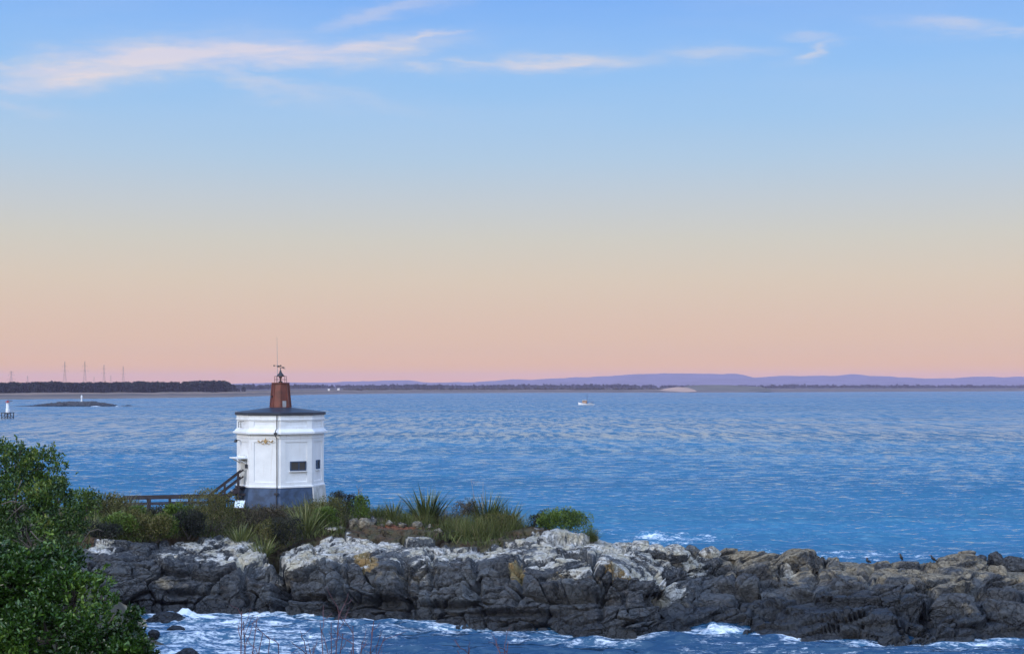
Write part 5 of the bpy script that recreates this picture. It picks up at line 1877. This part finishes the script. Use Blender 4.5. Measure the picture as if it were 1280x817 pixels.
# ================================================================== BIRDS
def bird(label, px, flip, pose, hgt):
    """a dark shorebird on the ridge: one skinned body, with bill and legs"""
    p = silhouette(px)
    root = thing('bird', label, 'bird', p - Vector((0, 0, 0.02)), group='dark birds on the rocks')
    k = hgt / 0.40
    s = -1 if flip else 1
    if pose == 'upright':
        J = [(-0.07, 0, 0.10, .040), (-0.03, 0, 0.16, .080), (0.0, 0, 0.23, .078), (0.02, 0, 0.30, .045), (0.035, 0, 0.35, .036), (0.055, 0, 0.37, .030), (-0.10, 0, 0.06, .022)]
    elif pose == 'squat':
        J = [(-0.10, 0, 0.10, .050), (-0.03, 0, 0.13, .092), (0.05, 0, 0.16, .085), (0.04, 0, 0.24, .055), (0.03, 0, 0.30, .042), (0.055, 0, 0.325, .034), (-0.18, 0, 0.07, .030)]
    else:
        J = [(-0.09, 0, 0.12, .045), (-0.02, 0, 0.17, .078), (0.06, 0, 0.22, .070), (0.09, 0, 0.29, .040), (0.105, 0, 0.335, .034), (0.13, 0, 0.35, .030), (-0.20, 0, 0.06, .028)]
    E = [(0, 1), (1, 2), (2, 3), (3, 4), (4, 5), (0, 6)]
    me = bpy.data.meshes.new('body')
    me.from_pydata([(s * a * k, b * k, c * k) for a, b, c, _ in J], E, [])
    o = link('body', me, M['bird'], root)
    sk = o.modifiers.new('skin', 'SKIN')
    for v, j in zip(me.skin_vertices[0].data if me.skin_vertices else [], J):
        v.radius = (j[3] * k, j[3] * k)
    if not me.skin_vertices:
        bm = bmesh.new(); bm.from_mesh(me)
        ly = bm.verts.layers.skin.verify()
        bm.verts.ensure_lookup_table()
        for v, j in zip(bm.verts, J):
            v[ly].radius = (j[3] * k, j[3] * k)
        bm.verts[1][ly].use_root = True
        bm.to_mesh(me); bm.free()
    sb = o.modifiers.new('sub', 'SUBSURF')
    sb.levels = sb.render_levels = 2
    h = J[5]
    b = MB()
    b.tube([(s * (h[0] + .01) * k, 0, h[2] * k), (s * (h[0] + .05) * k, 0, (h[2] - .005) * k), (s * (h[0] + .09) * k, 0, (h[2] - .012) * k)], [.012 * k, .009 * k, .003 * k], 6)
    b.build('bill', M['bill'], root)
    for y in (-.03, .03):
        b = MB()
        b.tube([(-0.02 * s * k, y * k, 0.13 * k), (-0.02 * s * k, y * k, 0.0)], .008 * k, 5)
        b.tube([(-0.02 * s * k, y * k, 0.006), (0.035 * s * k, y * k, 0.004)], .006 * k, 4)
        b.build('leg', M['bird'], root)


bird('dark hunched bird, leftmost of three on the rock ridge', 1084, True, 'squat', 0.42)
bird('dark bird standing upright, middle of three on the rock ridge', 1125, True, 'upright', 0.46)
bird('dark bird leaning with its tail down, rightmost of three on the rock ridge', 1164, True, 'lean', 0.46)

# ================================================================== BOAT AND BEACONS
def boat():
    Y = 960.0
    k = Y / F
    root = thing('fishing_boat', 'small white fishing boat with a mast far out on the sea', 'boat', ((733 - 640) * k, Y, 0), R(168))
    # local +x is the bow (faces left in the photo)
    Lh, B, D = 11.0, 3.5, 1.5
    st = []
    for u in np.linspace(0, 1, 11):
        x = -Lh / 2 + Lh * u
        w = B / 2 * (0.86 + 0.14 * min(1, u * 4)) * (1 - max(0, (u - 0.55) / 0.45) ** 2.2 * 0.97)
        top = 0.95 + 1.15 * max(0, (u - 0.35) / 0.65) ** 1.6
        xs = x + 0.5 * max(0, u - 0.8)
        st.append([Vector((xs + 0.5 * max(0, u - .7), -w, top)), Vector((xs, -w * 0.86, 0.35)), Vector((x, -w * 0.5, -0.35)), Vector((x, 0, -0.6)), Vector((x, w * 0.5, -0.35)), Vector((xs, w * 0.86, 0.35)), Vector((xs + 0.5 * max(0, u - .7), w, top))])
    b = MB()
    b.rings(st, True, True)
    b.build('hull', M['hull'], root)
    b = MB()
    for s in (0, 6):
        b.tube([r[s] + Vector((0, (0.03 if s else -0.03), 0)) for r in st], 0.10, 5)
    b.build('rubbing_strake', M['hull_blue'], root)
    b = MB()
    b.box((1.3, 0, 2.2), (2.9, 2.2, 2.1))
    cab = b.build('wheelhouse', M['boat_tan'], root, bevel=0.08)
    b = MB()
    b.box((1.25, 0, 3.31), (3.3, 2.5, 0.13))
    b.build('roof', M['hull'], cab)
    for x in (0.5, 1.3, 2.1):
        for y in (-1.115, 1.115):
            b = MB()
            b.box((x, y, 2.55), (0.6, 0.03, 0.6))
            b.build('window', M['glass'], cab)
    b = MB()
    b.box((2.765, 0, 2.55), (0.03, 1.7, 0.6))
    b.build('window', M['glass'], cab)
    b = MB()
    b.tube([(-0.5, 0, 1.0), (-0.5, 0, 5.5), (-0.5, 0, 8.2)], [0.2, 0.17, 0.12], 8)
    b.bar((-0.5, -0.9, 5.4), (-0.5, 0.9, 5.4), 0.09)
    b.build('mast', M['hull_blue'], root)
    b = MB()
    b.tube([(-0.5, 0, 2.2), (-3.9, 0, 3.3)], 0.08, 6)
    b.build('boom', M['hull_blue'], root)
    b = MB()
    for x in (-3.6, -5.2):
        for y in (-1.3, 1.3):
            b.tube([(x, y, 0.9), (x, y, 2.1)], 0.05, 5)
    b.box((-4.4, 0, 2.1), (1.9, 2.8, 0.12))
    b.build('gantry', M['hull_blue'], root)
    b = MB()
    b.box((-2.6, 0, 1.15), (2.2, 2.0, 0.7))
    b.build('hatch', M['grey_metal'], root, bevel=0.06)
    b = MB()
    for y in (-1, 1):
        b.tube([(2.9, y * 1.5, 2.0), (4.2, y * 1.05, 2.7), (5.9, y * 0.1, 3.0)], 0.04, 5)
    b.build('bow_rail', M['grey_metal'], root)


boat()


def channel_beacon():
    Y = 545.0
    k = Y / F
    root = thing('channel_beacon', 'white pillar beacon on a dark steel frame standing in the sea', 'beacon', (at(9.5, 0, Y).x, Y, 0))
    W = 3.4
    for sx in (-1, 1):
        for sy in (-1, 1):
            b = MB()
            b.tube([(sx * W / 2, sy * W / 2, -2), (sx * W / 2, sy * W / 2, 2.15)], 0.17, 8)
            b.build('pile', M['dark'], root)
    b = MB()
    b.box((0, 0, 2.2), (W + 0.5, W + 0.5, 0.25))
    b.build('platform', M['dark'], root)
    b = MB()
    for sy in (-1, 1):
        y = sy * W / 2
        b.bar((-W / 2, y, 0.15), (0, y, 2.0), 0.16)
        b.bar((W / 2, y, 0.15), (0, y, 2.0), 0.16)
        b.bar((-W / 2, y, 0.3), (W / 2, y, 0.3), 0.14)
    b.tube([(0, 0, -2), (0, 0, 2.1)], 0.2, 8)
    b.build('cross_bracing', M['dark'], root)
    circ = lambda r, z, n=12: [Vector((r * math.cos(6.2832 * i / n), r * math.sin(6.2832 * i / n), z)) for i in range(n)]
    b = MB()
    b.rings([circ(0.75, 2.33), circ(0.70, 3.6), circ(0.60, 3.65), circ(0.55, 6.1)])
    b.build('pillar', M['white'], root, smooth=False)
    b = MB()
    b.rings([circ(0.85, 6.1), circ(0.85, 6.22)])
    b.rings([circ(0.18, 6.22), circ(0.22, 6.9), circ(0.05, 7.05)])
    for i in range(8):
        a = i * 0.785
        b.tube([(0.8 * math.cos(a), 0.8 * math.sin(a), 6.22), (0.8 * math.cos(a), 0.8 * math.sin(a), 6.85)], 0.05, 4)
    b.build('lantern', M['red'], root)
    b = MB()
    b.bar((0.2, -0.2, 7.0), (1.9, -0.2, 6.75), 0.35, 0.2)
    b.build('solar_panel', M['dark'], root)


channel_beacon()


def islet(name, label, pts, Y, depth, seed):
    """pts: (px, py of the top); waterline follows from Y"""
    pts = np.array(pts, float)
    px = np.arange(pts[0, 0], pts[-1, 0] + 0.01, 0.35)
    H = np.maximum(0, EYE - (np.interp(px, pts[:, 0], pts[:, 1]) - HZ) / F * Y)
    v = np.linspace(-1, 1, 41)
    X = ((px - 640) / F * Y)[:, None] + 0 * v[None, :]
    Yg = Y + v[None, :] * depth + 3 * fbm(np.stack([px * 0.1, px * 0, px * 0], 1), 3, seed)[:, None]
    s = 1 - np.abs(v) ** 1.6
    Z = H[:, None] * (s[None, :] ** 0.7) * 1.06 - 0.9 * (np.abs(v)[None, :] ** 3) - 0.15
    P = np.stack([X, Yg, Z], -1).reshape(-1, 3)
    f1, e, rnd, vec = voronoi(P * np.array([0.35, 0.35, 0.5]), seed)
    P[:, 2] += (0.5 * (rnd[:, 0] - 0.5) + 0.35 * fbm(P * 0.5, 4, seed)) * np.clip(np.repeat(H, len(v)), 0, 1)
    nz = fbm(P * 0.2, 3, seed + 2)
    o = mesh_np(name, P, grid_faces(len(px), len(v))[:, ::-1], M['rock'], attrs=dict(lichen=np.zeros(len(P)), ochre=np.zeros(len(P)), tan=np.clip(0.12 + 0.2 * nz, 0, 1), tint=rnd[:, 1] * 0.6, soil=np.zeros(len(P))))
    return tag(o, label, 'islet', kind='structure')


islet('rocky_islet', 'long low dark rocky islet carrying a small white beacon', [(16, 508.5), (22, 507), (40, 506.2), (55, 504.6), (70, 502.8), (85, 501.8), (100, 502), (118, 501.6), (130, 503.2), (143, 504.8), (147, 508.5)], 900.0, 11, 61)
islet('rocky_islet', 'tiny low dark reef at the right end of the long islet', [(150, 508), (153, 506.4), (160, 505.7), (166, 507), (171, 506.8), (176, 508)], 910.0, 6, 67)


def islet_foam():
    # broken white water heaped against the islet
    for px0, px1, hgt, sd, lab in ((111, 127, 0.45, 71, 'white breaking wave against the front of the long islet'), (144.5, 149, 0.7, 73, 'white splash between the long islet and the reef')):
        Y = 886.0
        px = np.linspace(px0, px1, 60)
        v = np.linspace(-1, 1, 16)
        X = ((px - 640) / F * Y)[:, None] + 0 * v[None, :]
        Yg = Y + v[None, :] * 3.0 + 0 * X
        u = np.linspace(-1, 1, 60)
        P = np.stack([X, Yg, 0 * X], -1).reshape(-1, 3)
        hh = (hgt * (1 - u ** 2)[:, None] * (1 - v ** 2)[None, :]).ravel() * (0.8 + 0.7 * fbm(P * np.array([0.5, 0.5, 1]), 4, sd))
        P[:, 2] = hh - 0.12
        o = mesh_np('foam', P, grid_faces(60, 16)[:, ::-1], M['sea'], smooth=True, attrs=dict(foam=np.full(len(P), 1.0)))
        tag(o, lab, 'foam', kind='stuff')


islet_foam()


def islet_beacon():
    Y = 900.0
    p = at(102, 0, Y)
    root = thing('islet_beacon', 'small white tapered beacon on the long low rocky islet', 'beacon', (p.x, Y, 2.1))
    circ = lambda r, z, n=10: [Vector((r * math.cos(6.2832 * i / n), r * math.sin(6.2832 * i / n), z)) for i in range(n)]
    b = MB()
    b.rings([circ(0.55, 0.9), circ(0.45, 3.3)])
    b.rings([circ(0.85, 3.3), circ(0.85, 3.5)])
    b.build('tower', M['white'], root)
    b = MB()
    b.rings([circ(0.45, 3.5), circ(0.5, 4.3), circ(0.6, 4.35), circ(0.08, 5.1)])
    b.build('lantern', M['white'], root)
    for sx in (-1, 1):
        b = MB()
        b.tube([(sx * 0.9, 0.3 * sx, -0.6), (sx * 0.35, 0, 1.3)], 0.14, 6)
        b.build('leg', M['grey_metal'], root)
    b = MB()
    b.tube([(0, 0, -0.6), (0, 0, 1.0)], 0.3, 8)
    b.build('base', M['grey_metal'], root)


islet_beacon()

# ================================================================== FAR SHORE THINGS
def far_wood(name, label, tops, Y0f, depth, seed, leaf, n, mat, zb):
    """a wood that reads as one mass: crowns of many leaf clumps"""
    r = np.random.default_rng(seed)
    tops = np.array(tops, float)
    ntree = int((tops[-1, 0] - tops[0, 0]) * 1.1)
    tx = r.uniform(tops[0, 0], tops[-1, 0], ntree)
    tY = np.array([Y0f(x) for x in tx]) + r.random(ntree) ** 1.3 * depth
    th = (EYE - (np.interp(tx, tops[:, 0], tops[:, 1]) - HZ) / F * tY - zb) * r.uniform(0.72 if name == 'pine_wood' else 0.2, 0.75, ntree)
    X = (tx - 640) / F * tY
    ci = r.integers(0, ntree, n)
    d = unit(r.normal(size=(n, 3)))
    hw = np.clip(th * 0.24, 2.0, 5.0)
    u = r.random(n)
    prof = np.sqrt(np.clip(1 - (np.abs(u - 0.45) / 0.56) ** 2.2, 0.02, 1))
    P = np.stack([X[ci] + d[:, 0] * hw[ci] * prof, tY[ci] + d[:, 1] * hw[ci] * prof, zb + u * th[ci]], 1)
    D = unit(d + np.array([0, 0, 0.4]))
    tint = np.clip(r.beta(2, 3, n) + r.uniform(-0.2, 0.25, ntree)[ci], 0, 1)
    o = leaves_mesh(name, P, D, leaf * r.uniform(0.6, 1.3, n), leaf * 0.8 * r.uniform(0.7, 1.2, n), M[mat], None, tint, r)
    return tag(o, label, 'wood', kind='stuff')


far_wood('pine_wood', 'long dark pine wood on the spit across the water', [(-60, 476), (0, 476.5), (30, 477), (60, 475.2), (68, 474.6), (80, 477), (100, 476.6), (130, 475.6), (150, 476.2), (170, 474.8), (200, 475.8), (225, 475.2), (250, 473.8), (270, 473.2), (282, 473.4), (287, 476.5)],
         lambda x: float(shore_Y(x)) + 330, 160, 31, 3.6, 42000, 'forest', 5.0)


def far_tree(label, px, Y, h, seed, w=0.5):
    r = np.random.default_rng(seed)
    root = thing('pine_tree', label, 'tree', ((px - 640) / F * Y, Y, 5.0), group='small pines at the end of the wood')
    n = 420
    u = r.random(n)
    a = r.random(n) * 6.283
    rad = h * w * 0.5 * np.sqrt(np.clip(1 - ((u - 0.35) / 0.68) ** 2, 0.02, 1)) * r.uniform(0.4, 1, n)
    P = np.stack([rad * np.cos(a), rad * np.sin(a), h * (0.08 + 0.92 * u)], 1)
    D = unit(np.stack([np.cos(a), np.sin(a), 0.5 + 0 * a], 1))
    leaves_mesh('crown', P, D, h * 0.16 * r.uniform(0.6, 1.2, n), h * 0.10 * r.uniform(0.6, 1.2, n), M['forest'], root, r.random(n), r)
    b = MB()
    b.tube([(0, 0, -1), (0, 0, h * 0.7)], [0.35, 0.15], 6)
    b.build('trunk', M['bark'], root)


far_tree('broad little pine just past the end of the dark wood', 291, 2080, 10.5, 1, 0.9)
far_tree('lone small pine standing apart on the dunes', 304.5, 2120, 7.5, 2, 0.75)
far_tree('lowest shrubby pine between the wood and the lone pine', 297.5, 2100, 4.5, 3, 1.3)


def pylon(label, px, py_top, Y, style, wpx):
    k = Y / F
    ztop = EYE - (py_top - HZ) * k
    zb = 4.5
    H = ztop - zb
    root = thing('pylon', label, 'pylon', ((px - 640) * k, Y, zb), group='power pylons beyond the pine wood')
    w0, w1 = (3.6, 0.7) if style == 'tall' else (4.2, 1.0)
    t = 0.15
    b = MB()
    levels = np.linspace(0, 1, 9)
    wd = lambda u: w0 * (1 - min(1, u / 0.72)) + w1 * min(1, u / 0.72)
    for sx in (-1, 1):
        for sy in (-1, 1):
            b.bar((sx * w0, sy * w0, 0), (sx * w1, sy * w1, H * 0.72), t)
            b.bar((sx * w1, sy * w1, H * 0.72), (sx * 0.2, sy * 0.2, H), t * 0.8)
    for i in range(8):
        u0, u1 = levels[i], levels[i + 1]
        a, c = wd(u0), wd(u1)
        for s in (-1, 1):
            b.bar((-a, s * a, H * u0), (c, s * c, H * u1), t * 0.5)
            b.bar((a, s * a, H * u0), (-c, s * c, H * u1), t * 0.5)
            b.bar((s * a, -a, H * u0), (s * c, c, H * u1), t * 0.5)
    b.build('lattice_tower', M['pylon'], root)
    arms = ((0.62, 1.0), (0.82, 0.75), (0.95, 0.5)) if style != 'tall' else ((0.70, 1.0), (0.86, 0.62))
    for u, f in arms:
        b = MB()
        wa = wpx * k * f
        for s in (-1, 1):
            b.bar((0, -0.5, H * u - 0.6), (s * wa, 0, H * u), t * 0.7)
            b.bar((0, 0.5, H * u + 1.1), (s * wa, 0, H * u), t * 0.6)
            b.bar((s * wa, 0, H * u), (s * wa, 0, H * u - 1.8), 0.18)
        b.build('crossarm', M['pylon'], root)


for lab, px, py, Y, st, w in (('broad three-armed pylon nearest the left edge above the dark pine wood', 14, 463.5, 2300, 'broad', 5.0), ('tall thin pylon, left one of the tallest pair above the pine wood', 81, 452, 2250, 'tall', 4.5),
                              ('tall thin pylon, right one of the tallest pair above the pine wood', 106, 451.5, 2250, 'tall', 5.0), ('medium pylon, third of the tall ones from the left above the pine wood', 130, 456, 2500, 'tall', 3.2),
                              ('medium pylon, rightmost above the pine wood', 154, 457.5, 2600, 'tall', 3.0), ('tiny distant pylon between the broad one and the tallest pair', 34.5, 469.5, 3800, 'broad', 2.4),
                              ('tiny distant pylon just right of the tallest pair', 117.5, 471, 4200, 'broad', 1.6), ('tiny distant pylon between the two medium ones', 138.5, 469, 4000, 'broad', 1.8)):
    pylon(lab, px, py, Y, st, w)

# woods and fields of the far plain
pl_top = [(288, 483), (310, 482), (340, 481.5), (380, 482), (420, 481.5), (450, 482), (480, 481.2), (520, 481), (548, 480.6), (580, 482), (620, 481.5), (660, 480.8), (700, 480.6), (740, 480), (770, 480.4), (800, 481), (850, 482), (900, 482.4), (950, 481.8), (980, 480.4), (1000, 480), (1030, 481.2), (1080, 481.4), (1120, 480.6), (1180, 481), (1240, 481), (1300, 481.2), (1400, 481.4)]
far_wood('far_wood', 'low dark band of distant woodland below the lavender hills', pl_top, lambda x: float(shore_Y(x)) + 2000, 700, 33, 9.0, 30000, 'forest', 8.0)
far_wood('shelter_belt', 'clump of taller trees on the far plain right of the lighthouse', [(520, 482), (524, 480.2), (536, 479.8), (550, 479.6), (552, 482)], lambda x: float(shore_Y(x)) + 1500, 120, 35, 5.0, 2600, 'forest', 8.0)
far_wood('scrub', 'dark dune scrub behind the far beach', [(430, 486), (560, 485.6), (640, 485.2), (720, 484.6), (810, 485.2), (830, 486.5)], lambda x: float(shore_Y(x)) + 420, 160, 37, 4.0, 9000, 'shrub_brown', 5.0)


def dune():
    # pale bare sand face on the far shore
    px = np.arange(812, 872, 0.5)
    top = np.interp(px, [812, 825, 838, 850, 862, 872], [487.6, 486.8, 484.6, 483.2, 483.2, 485])
    Y = 3330.0
    v = np.linspace(0, 1, 14)
    H = EYE - (top - HZ) / F * (Y + 120)
    X = ((px - 640) / F * Y)[:, None] * (1 + v[None, :] * 0.03)
    Yg = Y + v[None, :] * 120 + 0 * X
    Z = 1.5 + (H - 1.5)[:, None] * (v[None, :] ** 0.8) * np.sin(np.clip((px - 812) / 60, 0, 1) * math.pi)[:, None] ** 0.35
    Z2 = Z[:, -1:] * 0 + 2
    Yg = np.concatenate([Yg, Yg[:, -1:] + 90], 1)
    X = np.concatenate([X, X[:, -1:]], 1)
    Z = np.concatenate([Z, Z2], 1)
    m = simple('dune_sand', (0.42, 0.27, 0.19), 0.95, 0.12, 0.02)
    o = mesh_np('sand_dune', np.stack([X, Yg, Z], -1).reshape(-1, 3), grid_faces(len(px), 15)[:, ::-1], m, smooth=True)
    tag(o, 'bare pinkish sand dune on the far shore', 'dune', kind='structure')
    # grassy rise beside it
    px = np.arange(852, 965, 1.0)
    top = np.interp(px, [852, 862, 880, 910, 930, 950, 965], [484, 481.6, 480.8, 481, 482, 483.2, 486])
    H = EYE - (top - HZ) / F * (Y + 260)
    v = np.linspace(0, 1, 12)
    X = ((px - 640) / F * (Y + 150))[:, None] * (1 + v[None, :] * 0.03)
    Yg = Y + 150 + v[None, :] * 110 + 0 * X
    Z = 1.5 + (H - 1.5)[:, None] * v[None, :] ** 0.7
    Yg = np.concatenate([Yg, Yg[:, -1:] + 90], 1)
    X = np.concatenate([X, X[:, -1:]], 1)
    Z = np.concatenate([Z, Z[:, -1:] * 0 + 2], 1)
    m = simple('rough_pasture', (0.105, 0.095, 0.07), 0.95, 0.25, 0.012)
    o = mesh_np('grassy_rise', np.stack([X, Yg, Z], -1).reshape(-1, 3), grid_faces(len(px), 13)[:, ::-1], m, smooth=True)
    tag(o, 'grey-green grassy rise beside the far sand dune', 'hill', kind='structure')


dune()


def shed(label, px, py, Y, w, h, d):
    k = Y / F
    z = EYE - (py - HZ) * k
    root = thing('shed', label, 'shed', ((px - 640) * k, Y, z), R(12), 'pale buildings on the far shore')
    b = MB()
    b.box((0, 0, h / 2 - 0.5), (w, d, h + 1))
    b.build('wall', M['shed_white'], root)
    b = MB()
    prof = [(-d / 2 - 0.4, h), (0, h + d * 0.22), (d / 2 + 0.4, h)]
    b.rings([[Vector((-w / 2 - 0.4, y, z_)) for y, z_ in prof], [Vector((w / 2 + 0.4, y, z_)) for y, z_ in prof]])
    b.build('roof', M['shed_white'], root)


shed('long pale building on the far shore right of the sand dune', 949, 486.0, 3680, 14, 3.0, 7)
shed('small pale building next to the long one on the far shore', 941, 486.2, 3650, 9, 3.5, 7)
shed('pale house low on the far plain just right of the lighthouse', 423, 487.0, 2900, 4.5, 2.2, 4)
shed('pale hut on the far plain between the lighthouse and that house', 411, 487.4, 2800, 4, 2.0, 3.5)

# ================================================================== HAZE
def haze():
    b = MB()
    x, y0, y1, z0, z1 = 9000.0, -400.0, 13960.0, -4.0, 142.0
    b.add([(-x * 3, y0, z0), (x * 3, y0, z0), (x * 3, y1, z0), (-x * 3, y1, z0), (-x * 3, y0, z1), (x * 3, y0, z1), (x * 3, y1, z1), (-x * 3, y1, z1)],
          [(0, 3, 2, 1), (4, 5, 6, 7), (0, 1, 5, 4), (1, 2, 6, 5), (2, 3, 7, 6), (3, 0, 4, 7)])
    m = bpy.data.materials.new('haze_air')
    m.use_nodes = True
    t = m.node_tree
    t.nodes.clear()
    v = N(t, 'ShaderNodeVolumePrincipled')
    v.inputs['Color'].default_value = (0.80, 0.70, 1.0, 1)
    v.inputs['Density'].default_value = 6.2e-5
    v.inputs['Anisotropy'].default_value = 0.0
    o = N(t, 'ShaderNodeOutputMaterial')
    t.links.new(v.outputs[0], o.inputs['Volume'])
    try:
        m.cycles.homogeneous_volume = True
    except Exception:
        pass
    ob = b.build('haze', m)
    tag(ob, 'thin blue evening haze over the water', 'haze', kind='stuff')


haze()
